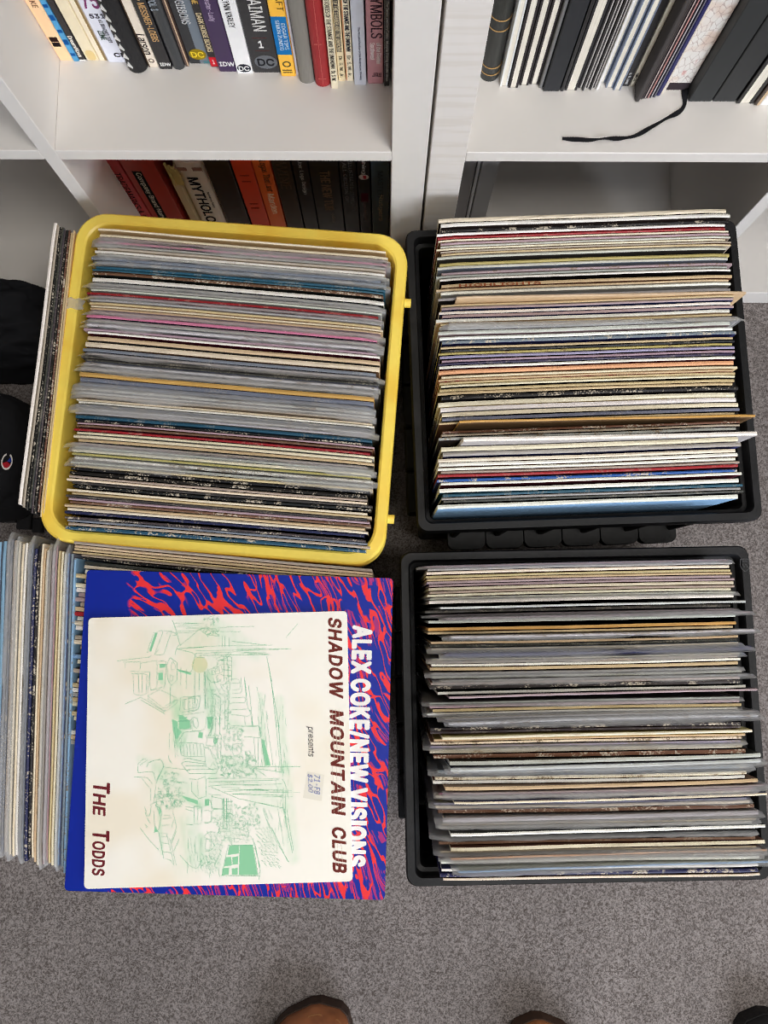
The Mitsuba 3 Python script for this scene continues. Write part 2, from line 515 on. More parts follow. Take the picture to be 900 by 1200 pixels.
def record(A, B, zf, ztop, n_sign, lean, edge, face, flags, t, label, group, rng, h=SLEEVE, bow=0.0, shift=0.0, room=.004, soft=1.0):
    """One sleeve between top corners A (left) and B (right); zf: the height it stands on."""
    e = (B - A); e[2] = 0
    e = e / np.linalg.norm(e)
    n = np.array([-e[1], e[0], 0.0]) * n_sign
    mid = (A + B) / 2 + e * shift
    mid[2] = 0
    roll = 0.0
    mm = re.search(r'>(\d*)', flags)
    if mm: roll = float(mm[1] or 10) / 1000 / h
    mm = re.search(r'<(\d*)', flags)
    if mm: roll = -float(mm[1] or 10) / 1000 / h
    foot = mid - n * h * math.sin(lean)
    foot[2] = zf + t / 2 * abs(math.sin(lean))
    k = thing('vinyl_record', label, 'record', group)
    worn = 1.0 if '#' in flags else 0.22
    mat = 'card_dark' if sum(COL[edge][0]) < 420 else 'card_light'
    jit = lambda c: np.clip(np.array(c) + np.array([rng.uniform(-9, 9)] * 3) + np.array([rng.uniform(-4, 4) for _ in range(3)]), 4, 250)
    m, cl, uv = record_mesh(foot, e, n, lean, SLEEVE - rng.uniform(0, .003), h, t, roll, bow, jit(COL[edge][0]), jit(COL[face][0]), worn, rng)
    if '*' in flags:
        put(k + '__sleeve', m, mat, rgb=cl, uv=uv)
        put(k + '__plastic_cover', film_mesh(foot, e, n, lean, SLEEVE + .002, h, t, roll, bow, rng, room, soft), 'clear_film', smooth=True, label='clear plastic outer sleeve')
    else:
        put(k, m, mat, rgb=cl, uv=uv)
    return k, foot, e, n


def pile(spec, zf, ends, foot_range, where, group, seed, n_from=1, h=SLEEVE, ragged=0.0, soft=1.0):
    """A row of sleeves. ends(y): the photo's two end pixels of the sleeve whose top crosses the reference line at y; foot_range: where the feet stand along the row."""
    rng = random.Random(seed)
    rec = parse(spec)
    zt = zf + h
    pts = [[P(*q, zt) for q in ends(r[0])] for r in rec]
    e0 = pts[len(pts) // 2][1] - pts[len(pts) // 2][0]
    e0 = e0 / np.linalg.norm(e0)
    nrm = np.array([-e0[1], e0[0], 0])
    s = np.array([np.dot((a + b) / 2, nrm) for a, b in pts])            # position across the row
    f0, f1 = s[0], s[-1]
    if callable(foot_range):
        feet = s + foot_range(s)
    else:
        if foot_range: f0, f1 = (min(s[0], foot_range[0]), max(s[-1], foot_range[1])) if s[0] > s[-1] else foot_range
        feet = f0 + (s - s[0]) / (s[-1] - s[0]) * (f1 - f0)
    bow = 0.0
    keys = []
    for i, (y, ed, fa, fl) in enumerate(rec):
        gaps = [min(abs(s[j] - s[i]), abs(feet[j] - feet[i])) for j in (i - 1, i + 1) if 0 <= j < len(s)]
        room = min(gaps) / 2
        want = .0052 if '+' in fl else .0022 if '-' in fl else .0042
        t = max(.0010, min(want, 2 * room - (.0016 if '*' in fl else .0007)))
        lean = math.asin(max(-.5, min(.5, (s[i] - feet[i]) / h)))
        bow = .0009 * math.sin(i * .19 + seed)
        mat = ' in clear plastic' if '*' in fl else ' with scuffed edge' if '#' in fl else ''
        label = f"{COL[ed][1]} record{mat}, {ORD(i + n_from)} {where}"
        keys.append(record(pts[i][0].copy(), pts[i][1].copy(), zf, zt, 1, lean, ed, fa, fl, t, label, group, rng, h, bow, rng.uniform(-1, 1) * (.0035 if i < 7 or not ragged else ragged), room - .0003, soft)[0])
    return keys


def lerp(y, *kv):
    ks = np.array(kv, float)
    return float(np.interp(y, ks[:, 0], ks[:, 1]))


YELLOW = """281ct- 288ct 291.5mm* 296pm*# 300gg- 303.5uu 308wc 311.5Gg* 316sd 320.5sS*# 326.5TT 330TB- 334Bk# 341.5wk 347gs* 351gg- 354Gg- 358.5rM 362mg* 366gg- 370tt 373.5ct 376.5tm-
381mw* 385.5pk+ 391gk* 396Ss*# 401.5mm 405wM 412td 419.5cB+ 426sk 430.5gd* 434.5dd 438ds- 442.5Sg*# 448gy* 455.5oB+ 461.5ss 467sg* 472.5SS*# 477wg* 480.5uu- 485.5cc 488.5wg- 492ss*# 496.5Sg*# 500.5gg
505.5TT 510kk# 513mB 516.5BM- 521rM 524.5cg 529cu 533td 537.5gk* 541.5GG* 545.5cG 549.5yg- 554ww*#+ 559.5Gu* 563.5tu 567kk# 572kk# 576.5uk 580cg 583.5dk 587.5kk# 592.5ct 596tu 599.5dQ 603mB 606.5Bu# 611tu
615cn 619nk 625dk# 628.5sk 632.5uk 637TT#"""
UR = """252ck+ 257.5wd 264.5kk# 268.5wr 273rM+ 276cB- 279.5mu 283Gu 286cB 289uB- 292tu 296Gd 304yy+ 308Gs 314.5mm# 318gg- 321.5wk 329tB+ 333.5tu- 337.5wg+ 344.5gk 348.5tt>14 352tu- 355.5mn 360.5wn+ 364.5mn 369.5wt+ 374tB-
379gg*>12 384Gm 390.5wn 395sn# 401.5tk 405kk- 408.5yk# 412.5vk+ 417mQ 420.5Qk- 424.5wM 430.5OB+ 436ct 439.5tr- 443ty 446.5ck 451.5tB 455.5tk 460.5kk#+ 468ct+ 474wg 480ck 485.5sk+ 490tB- 493.5oB+>20
500.5Bk# 504uk#- 508gd# 514.5wg>22 520.5cg+ 526.5gn 533.5cB 538.5wB 543.5wm 547.5um- 551.5rM+ 557bn# 561wM 569wT 574.5Tk 578.5gk 582dk 588wl"""
LR = """660.5mM* 664gg- 668cB+ 672.5tB 676td- 679.5mQ 683mB- 687ct 691ut- 694.5cu 698GG* 702.5wk 709.5Sd->14 713.5dd 718mg* 721.5mS*>16 725.5Gk 734oB 738.5tu- 743Ss*#>20 750tk 753.5dg- 757.5cl* 763.5nn*>12 769.5cu* 773ut- 776.5wu
781tB 786.5gd* 791gg- 794.5gS*>10 798.5uB- 803dg# 808.5Gk>10 812.5mk->18 821.5Gu* 825.5mB 830tu 834wg* 838gg*>14 843Sn*#>16 852dk# 856dB- 861cy+>10 865ty- 868.5cB# 872.5vQ*#+ 878uk# 884Bk# 889.5Gk>14 896Ss*>18
902sk*# 909.5ck# 914wB 919tB>12 924.5mm*>12 928pu* 931.5cy- 935cn>14 939.5vn* 943.5ck 948.5Bd#+ 956.5gu*>8 964tG* 968gG- 972.5wk>12 978kd* 982dd- 986Bd 991cB>8 996.5tu* 1000.5OB*>12 1005gg* 1009ww 1014lG*>16 1018wn 1024nn# 1029cB-"""


def ends_y(y):
    s = lerp(y, (281, .081), (420, .088), (640, .080))
    y = 281 + (y - 281) * .992
    a, b = lerp(y, (281, 112), (420, 96), (640, 77)), lerp(y, (281, 455), (420, 443), (640, 428))
    return (a, y + s * (a - 280)), (b, y + s * (b - 280))


def ends_ur(y):
    s = -.0355
    a, b = lerp(y, (252, 510), (588, 517)), lerp(y, (252, 856), (588, 869))
    return (a, y + s * (a - 690)), (b, y + s * (b - 690))


def ends_lr(y):
    s = lerp(y, (660, -.023), (1029, -.016))
    a, b = lerp(y, (660, 500), (870, 505), (1029, 520)), lerp(y, (660, 856), (870, 872), (1029, 893))
    return (a, y + s * (a - 670)), (b, y + s * (b - 670))


# ------------------------------------------------------------------ crates


def fit_rect(px, z):
    """Centre, angle, width and depth of the rectangle whose corners the photo shows at px (upper left, upper right, lower right, lower left) at height z."""
    q = [P(*c, z)[:2] for c in px]
    c = sum(q) / 4
    ex = (q[1] - q[0]) + (q[2] - q[3]); ey = (q[0] - q[3]) + (q[1] - q[2])
    ang = (math.atan2(ex[1], ex[0]) + math.atan2(-ey[0], ey[1])) / 2
    return c, ang, np.linalg.norm(ex) / 2, np.linalg.norm(ey) / 2


def cut(mesh, cutters):
    def man(m):
        return m3.Manifold(m3.Mesh(np.asarray(m.vertices, np.float32), np.asarray(m.faces, np.uint32)))
    a = man(mesh)
    for c in cutters:
        a = a - man(c)
    m = a.to_mesh()
    return trimesh.Trimesh(np.array(m.vert_properties[:, :3]), np.array(m.tri_verts), process=False)


def slot(w, hgt, y0, y1, z):
    """A stadium-shaped hole through a wall that faces y."""
    poly = LineString([(-w / 2 + hgt / 2, 0), (w / 2 - hgt / 2, 0)]).buffer(hgt / 2, quad_segs=6)
    m = trimesh.creation.extrude_polygon(poly, y1 - y0, engine='earcut')
    m.apply_transform(frame([0, y1, z], [1, 0, 0], [0, 0, 1]))
    m.fix_normals()
    return m


YC, YA, YW, YD = fit_rect([(82, 247), (477, 273), (450, 668), (47, 631)], 0.308)
YA -= math.radians(.6); YC = YC + np.array([.0015, 0])
k = thing('yellow_crate', 'yellow plastic crate full of records in front of the left bookcase', 'crate')
prof = [(-.026, .0), (-.022, .004), (-.0215, .22), (-.022, .254), (-.020, .258), (-.004, .261), (0, .266), (0, .301), (-.002, .306), (-.006, .308), (-.022, .308), (-.026, .3065), (-.028, .302), (-.0285, .254), (-.030, .008)]
body = loft([ring(rrect(YW + o, YD + o, .034 + o * .25, 8), z) for o, z in prof])
body = cut(body, [slot(.155, .030, YD / 2 - .04, YD / 2 + .02, .272), slot(.12, .030, -YD / 2 - .02, -YD / 2 + .04, .232)])
put(k + '__body', xf(body, YA, (*YC, 0)), 'yellow_plastic', smooth=28)
for yy in (0.115, -0.128):
    peg = trimesh.creation.cylinder(.0050, .010, sections=14)
    peg.apply_transform(trimesh.transformations.rotation_matrix(math.pi / 2, [0, 1, 0])); peg.apply_translation([YW / 2 + .002, yy, .28])
    put(k + '__peg', xf(peg, YA, (*YC, 0)), 'yellow_plastic', smooth=30)
tq = [(-.011, .005), (-.006, .0075), (-.001, .0055), (.004, .007), (.0105, .004), (.008, -.001), (.0095, -.0055), (.002, -.0065), (-.004, -.0045), (-.010, -.0065), (-.0085, -.001)]
tp = trimesh.creation.extrude_polygon(Polygon(tq), .0003, engine='earcut')
tp.apply_translation([-YW / 2 + .011, .075, .3083])
put(k + '__tape', xf(tp, YA, (*YC, 0)), 'clear_film', label='torn strip of clear tape')


def black_crate(label, px, z, seed):
    c, ang, w, d = fit_rect(px, z)
    k = thing('black_crate', label, 'crate')
    prof = [(-.030, 0), (-.026, .003), (-.020, z - .030), (-.019, z - .026), (-.003, z - .024), (0, z - .021), (0, z - .003), (-.003, z), (-.018, z), (-.021, z - .003), (-.022, z - .014), (-.030, z - .0155), (-.031, z - .02), (-.036, .008)]
    b = loft([ring(rrect(w + o, d + o, max(.004, .012 + o * .2), 6), zz) for o, zz in prof])
    put(k + '__body', xf(b, ang, (*c, 0)), 'black_plastic', smooth=28)
    ins = .018
    for i in range(6):                                                 # upright ribs on the four outer walls, between them rounded bays
        x = (i - 2.5) * w * .145
        for s in (-1, 1):
            rb = bbox(x - .0035, x + .0035, s * (d / 2 - ins / 2) - .005, s * (d / 2 - ins / 2) + .005, .07, z - .03, .0015)
            put(k + '__rib', xf(rb, ang, (*c, 0)), 'black_plastic')
        y = (i - 2.5) * d * .15
        for s in (-1, 1):
            rb = bbox(s * (w / 2 - ins / 2) - .005, s * (w / 2 - ins / 2) + .005, y - .0035, y + .0035, .07, z - .03, .0015)
            put(k + '__rib', xf(rb, ang, (*c, 0)), 'black_plastic')
    for i in range(6):                                                 # scalloped ledge low on the front wall
        x0 = (i - 2.5) * .0485
        g = trimesh.creation.extrude_polygon(LineString([(x0 - .014, .010), (x0 + .014, .010)]).buffer(.0095, quad_segs=6).union(sbox(x0 - .0235, .008, x0 + .0235, .024)), .016, engine='earcut')
        g.apply_translation([0, -d / 2 - .012, z - .155])
        put(k + '__grip', xf(g, ang, (*c, 0)), 'black_plastic')
    for i in range(5):                                                 # and along the side walls
        y0 = (i - 2) * .056
        for q in (-1, 1):
            g = bbox(*sorted((q * (w / 2 - .012), q * (w / 2 + .0055))), y0 - .0265, y0 + .0265, z - .155, z - .125, .002)
            put(k + '__grip', xf(g, ang, (*c, 0)), 'black_plastic')
    return k, c, ang, w, d


URK, URC, URA, URW, URD = black_crate('black plastic crate of records against the right bookcase, rear one of two', [(477, 270), (864, 255), (894, 607), (487, 627)], .27, 1)
LRK, LRC, LRA, LRW, LRD = black_crate('black plastic crate of records nearest the shoes, front one of two', [(467, 648), (879, 638), (905, 1033), (478, 1039)], .27, 2)
em = [[(-5, 7), (5, 7), (6, 0), (4, -5), (0, -8), (-4, -5), (-6, 0), (-5, 7)], [(-3, 4), (0, 5), (3, 4)], [(-3, 1), (-1, -3), (1, 1), (3, -3)]]
ec = P(873, 662, .2701)
put(LRK + '__emblem', cat_([ribbon(np.array(s) * .0009 + ec[:2], .0006, .2703) for s in em]), 'ink', rgb=(92, 92, 94), label='small engraved shield emblem')


def foot_span(c, ang, d, inset):
    """Along the row (normal of the sleeves), where the feet may stand: inside the crate's floor, from back to front."""
    n = np.array([-math.sin(ang), math.cos(ang)])
    m = float(np.dot(c, n))
    return m + d / 2 - inset, m - d / 2 + inset


pile(YELLOW, .009, ends_y, foot_span(YC, YA, YD, .022), 'from the bookcase in the yellow crate', 'records in the yellow crate', 11)
urs = pile(UR, .009, ends_ur, foot_span(URC, URA, URD, .023), 'from the back of the rear black crate', 'records in the rear black crate', 12)
pile(LR, .009, ends_lr, foot_span(LRC, LRA, LRD, .023), 'from the back of the front black crate', 'records in the front black crate', 13, soft=.62)

hi = [i for i, r in enumerate(parse(UR)) if r[0] == 329][0]
ha, hb = P(538, 334.9, .3218), P(634, 331.4, .3218)
hk = urs[hi]
hx = (hb - ha) / np.linalg.norm(hb - ha)
hy = np.array([-hx[1], hx[0], 0])
scene[hk + '__sleeve'] = scene.pop(hk)
put(hk + '__lettering', text_on('HIGHLIGHTS', ha - hy * .0014, hx, hy, .0032, float(np.linalg.norm(hb - ha)), bold=True), 'ink', rgb=(150, 84, 56), label='faded brown edge lettering')

# records leaning on the yellow crate's left wall
LEAN = "40wc+ 44.5ud 48kk# 51ds 54dk+ 57.2kk# 60.6Bk# 63.6tt 66.2tt"


def ends_lean(x):
    s = lerp(x, (40, -.128), (65, -.108))
    y0 = lerp(x, (40, 262), (65, 268)); y1 = lerp(x, (40, 593), (65, 602))
    return (x + s * (y0 - 440), y0), (x + s * (y1 - 440), y1)


pile(LEAN, .001, ends_lean, lambda s: s * 0 - .045 * np.sign(s[-1] - s[0]) , 'from the left beside the yellow crate', 'records leaning beside the yellow crate', 14, h=.312)

# loose row at the lower left, seen from its top edges
ROW = "-9gg -4ls 2ll 6.5sk# 10.5ss#* 15uw 19.5cu* 24cG 27.5wu 31.5kk 34.5ss* 38.5nn# 42.8kd# 46.5cc+ 49.5tt- 53cu 56.5uu* 60mM 63.5pB* 66.5tt 70cu 73.5wd 77lb#* 81.2ss 84.6ll#"


def parse(s):
    out = []
    for tok in s.split():
        m = re.match(r'(-?[\d.]+)(\w)(\w)(.*)$', tok)
        out.append((float(m[1]), m[2], m[3], m[4]))
    return out


def ends_row(x):
    s = -.034
    y0 = lerp(x, (0, 630), (20, 635), (34, 642), (46, 647), (84, 652)); y1 = lerp(x, (0, 1000), (66, 1003), (76, 1012), (84, 1026))
    return (x + s * (y0 - 730), y0), (x + s * (y1 - 730), y1)


pile(ROW, .001, ends_row, None, 'from the left, beside the blue album', 'loose row of records left of the blue album', 15, h=.312, soft=.3)

# row under the two albums
UNDER = "652.5ut 656.5tB 660tB 663.5tt 666.5uB# 670kk# 675dk " + ' '.join(f"{681 + i * 5.6:.1f}{c}" for i, c in enumerate("cB ww tk ut cB wk mM mp um tB rB GT cB ww kd ug ct tk gg ls cB tt uB dk cc tB ww gd tk ct nn tt cB uB kk ww tt gg".split()))


def ends_under(y):
    y += 1.5 * (y < 680)
    s = .094
    a, b = lerp(y, (650, 85), (667, 88), (668, 105), (677, 105), (680, 93), (830, 84), (900, 80)), lerp(y, (650, 438), (900, 440))
    return (a, y + s * (a - 280)), (b, y + s * (b - 280))


pile(UNDER, .001, ends_under, None, 'from the yellow crate, under the blue album', 'records standing under the blue album', 16, h=.3105, ragged=.010)

# ------------------------------------------------------------------ the two albums lying on top
ZB = .3150
BP = [P(*c, ZB + .003) for c in ((97, 668), (460, 678), (452, 1053), (80, 1045))]
bx = (BP[1] - BP[0]) / np.linalg.norm(BP[1] - BP[0]); by = np.array([bx[1], -bx[0], 0])
blue_c = sum(BP) / 4
BWID = .3135
bo = blue_c - bx * BWID / 2 - by * BWID / 2                      # its upper left corner; u along bx (right), v along by (down in the photo)
bo[2] = 0


def blue_fn(p, n, uv):
    dx, dy = p[0] - float(bo[0]), p[1] - float(bo[1])
    u = (dx * float(bx[0]) + dy * float(bx[1])) / BWID
    v = (dx * float(by[0]) + dy * float(by[1])) / BWID
    w1 = fbm(u * 7 + 3, v * 7, 0, 2) - 0.5
    w2 = fbm(u * 6 + 41, v * 6 + 9, 0, 2) - 0.5
    th = 0.80 + 0.35 * smoothstep(0.3, 1.0, u)
    a = u * dr.sin(th) - v * dr.cos(th) + 0.070 * w1            # across the strokes
    b = u * dr.cos(th) + v * dr.sin(th) + 0.070 * w2
    q = noise(a * 58, b * 13) * 0.84 + noise(a * 90 + 7, b * 40) * 0.16
    wid = 0.030 + 0.042 * noise(a * 30 + 11, b * 20)
    line = 1 - smoothstep(wid, wid + 0.018, dr.abs(q - 0.5))
    q2 = noise(a * 60 + 50, b * 17 + 5)
    line2 = (1 - smoothstep(0.03, 0.05, dr.abs(q2 - 0.62))) * smoothstep(0.45, 0.5, noise(a * 16 + 3, b * 9))
    fine = noise(a * 230, b * 26)
    hatch = smoothstep(0.56, 0.62, fine) * smoothstep(0.66, 0.70, noise(a * 26 + 3, b * 20 + 60))
    red = dr.clip(dr.maximum(dr.maximum(line, line2), hatch * 0.45), 0, 1)
    red = red * smoothstep(0.135, 0.15, u + 0.03 * (noise(v * 50, 3) - 0.5))
    return mix(L(12, 38, 150), L(236, 52, 58), red)


scene['blue_print'] = pr(proc(blue_fn), 0.45, 0.25)
k = thing('album', 'blue album with red squiggles and white lettering, lying under the cream album', 'record')
rr = rrect(BWID, BWID, .004, 4)
bm = loft([ring(rr * s, z) for s, z in ((.998, 0), (1, .0006), (1, .0026), (.9985, .0032))])
put(k + '__sleeve', xf(bm, math.atan2(bx[1], bx[0]), (blue_c[0], blue_c[1], ZB)), 'blue_print', smooth=25)


def on_blue(u, v, z=ZB + .0033):
    q = bo + bx * u * BWID + by * v * BWID
    return np.array([q[0], q[1], z])


put(k + '__lettering', tracked('ALEX COKE/NEW VISIONS', on_blue(.872, .155), by, bx, .0205, BWID * .748, gap=.07, space=.32, bold=True, fat=.062), 'ink', rgb=(246, 243, 238), label='bold white title lettering')

ZC = ZB + .0034
CP = [P(*c, ZC + .003) for c in ((102, 724), (407, 716), (413, 1033), (100, 1042))]
cx_ = (CP[1] - CP[0]) + (CP[2] - CP[3]); cx_ /= np.linalg.norm(cx_)
cy_ = np.array([cx_[1], -cx_[0], 0])
cream_c = sum(CP) / 4
CW = float(np.linalg.norm(CP[1] - CP[0]) + np.linalg.norm(CP[2] - CP[3])) / 2
CH = float(np.linalg.norm(CP[3] - CP[0]) + np.linalg.norm(CP[2] - CP[1])) / 2
co = cream_c - cx_ * CW / 2 - cy_ * CH / 2
ZTOP = ZC + .0032
# soft washes of green, in the photo's pixels: from, to, radius, strength
WASH = [(225, 740, 262, 760, 26, .30), (180, 745, 215, 765, 20, .14), (235, 790, 250, 830, 22, .34), (208, 825, 211, 868, 9, .75), (246, 790, 248, 862, 6, .55), (258, 735, 300, 765, 12, .28), (212, 870, 245, 900, 16, .42),
        (200, 800, 225, 850, 18, .25), (305, 815, 311, 898, 5, .45), (327, 820, 334, 900, 7, .42), (334, 900, 344, 1005, 9, .36), (250, 915, 325, 925, 12, .34), (300, 935, 330, 945, 10, .30), (268, 848, 300, 856, 7, .25),
        (262, 890, 300, 905, 9, .45), (190, 905, 235, 935, 15, .42), (222, 965, 226, 1005, 14, .34), (236, 980, 238, 1010, 5, .5), (186, 945, 190, 1000, 3, .5), (165, 890, 190, 900, 7, .3), (255, 940, 270, 975, 12, .28),
        (300, 950, 330, 990, 14, .16), (250, 1000, 262, 1015, 12, .22), (215, 935, 235, 945, 5, .5), (160, 770, 200, 800, 14, .1), (188, 790, 190, 800, 3, .5), (190, 930, 215, 1010, 26, .12), (270, 780, 275, 850, 10, .22)]
WL = []
for x0, y0, x1, y1, r, s in WASH:
    a, b = P(x0, y0, ZTOP), P(x1, y1, ZTOP)
    WL.append((float(a[0]), float(a[1]), float(b[0]), float(b[1]), r / 1165.0, s))


def cream_fn(p, n, uv):
    x, y = p[0], p[1]
    g = mi.Float(0)
    for ax, ay, ex, ey, r, s in WL:
        dx, dy = ex - ax, ey - ay
        t = dr.clip(((x - ax) * dx + (y - ay) * dy) / max(dx * dx + dy * dy, 1e-9), 0, 1)
        d = dr.sqrt(dr.square(x - ax - t * dx) + dr.square(y - ay - t * dy))
        g = g + s * (1 - smoothstep(r * 0.25, r * 1.25, d))
    g = dr.clip(g, 0, 0.9) * (0.30 + 0.42 * noise(x * 420, y * 160))
    base = mix(L(250, 246, 235), L(245, 236, 216), smoothstep(0.45, 0.75, fbm(x * 14, y * 14, 0, 3)))
    st = P_STAIN
    d = dr.sqrt(dr.square(x - st[0]) + dr.square(y - st[1]))
    base = mix(base, L(222, 214, 164), 0.75 * (1 - smoothstep(0.0075, 0.0085, d)))
    return base * (1 - g) + mi.Color3f(L(150, 216, 164)) * g


P_STAIN = [float(v) for v in P(234, 779, ZTOP)[:2]]
scene['cream_print'] = pr(proc(cream_fn), 0.5, 0.35)
ALB2 = thing('album', 'cream ten inch album with green line drawing and brown lettering, lying on the blue album', 'record')
cr = rrect(CW, CH, .004, 4)
cm = loft([ring(cr * s, z) for s, z in ((.998, 0), (1, .0005), (1, .0026), (.9985, .0032))])
put(ALB2 + '__sleeve', xf(cm, math.atan2(cx_[1], cx_[0]), (cream_c[0], cream_c[1], ZC)), 'cream_print', smooth=25)


def on_cream(u, v, z=ZTOP + .0001):
    q = co + cx_ * u * CW + cy_ * v * CH
    return np.array([q[0], q[1], z])


def stencil(words, u, v0, v1, h, rgb):
    """Slanted brush lettering that reads down the cover."""
    ms = []
    for w, a, b in words:
        ms.append(tracked(w, on_cream(u, a), cy_, cx_, h, (b - a) * CH, gap=.17, bold=True, slant=.20, fat=.022))
    put(ALB2 + '__lettering', cat_(ms), 'ink', rgb=rgb, label='brown brush lettering')


stencil([('SHADOW', .022, .322), ('MOUNTAIN', .372, .752), ('CLUB', .800, .963)], .926, 0, 0, .0138, (112, 54, 48))
# the streaks that the brush left white in the letters
rngs = random.Random(5)
sk = []
for (a, b) in ((.37, .56), (.47, .56), (.58, .75), (.045, .07), (.86, .94)):
    for q in range(3):
        uu = .935 + .012 * q + rngs.uniform(-.003, .003)
        pa, pb = on_cream(uu, a), on_cream(uu + .004, b)
        sk.append(ribbon([pa[:2], ((pa + pb) / 2)[:2] + .0002, pb[:2]], .0003, ZTOP + .0005))
put(ALB2 + '__streak', cat_(sk), 'ink', rgb=(214, 196, 180), label='pale streaks through the lettering', kind='stuff')
ms = []
for s, a, b, h in (('T', .612, .652, .0165), ('HE', .656, .732, .0125), ('T', .786, .824, .0165), ('ODDS', .828, .950, .0125)):
    ms.append(tracked(s, on_cream(.029, a), cy_, cx_, h, (b - a) * CH, gap=.16, bold=True, slant=.18, fat=.012))
put(ALB2 + '__lettering', cat_(ms), 'ink', rgb=(110, 42, 48), label='dark red artist lettering')
put(ALB2 + '__lettering', text_on('presents', on_cream(.836, .432), cy_, cx_, .0075, CH * .112, slant=.22), 'ink', rgb=(66, 60, 62), label='small grey italic word')
sq = [P(*c, ZTOP + .0002) for c in ((360, 904), (380, 908), (377, 939), (355, 935))]
stk = put(ALB2 + '__price_sticker', trimesh.Trimesh(np.array(sq), [[0, 2, 1], [0, 3, 2]], process=False), 'ink', rgb=(236, 231, 216), label='small pale price sticker')
def hand(text, a, b, h):
    pa, pb = P(*a, ZTOP + .0003), P(*b, ZTOP + .0003)
    d = pb - pa
    return text_on(text, pa, d, np.cross([0, 0, 1], d), h, float(np.linalg.norm(d)), slant=.3)
put(stk + '__handwriting', cat_([hand('71-F8', (368, 908), (368, 931), .0060), hand('$2.00', (360, 907), (361, 929), .0055)]), 'ink', rgb=(112, 120, 178), label='blue pen price')

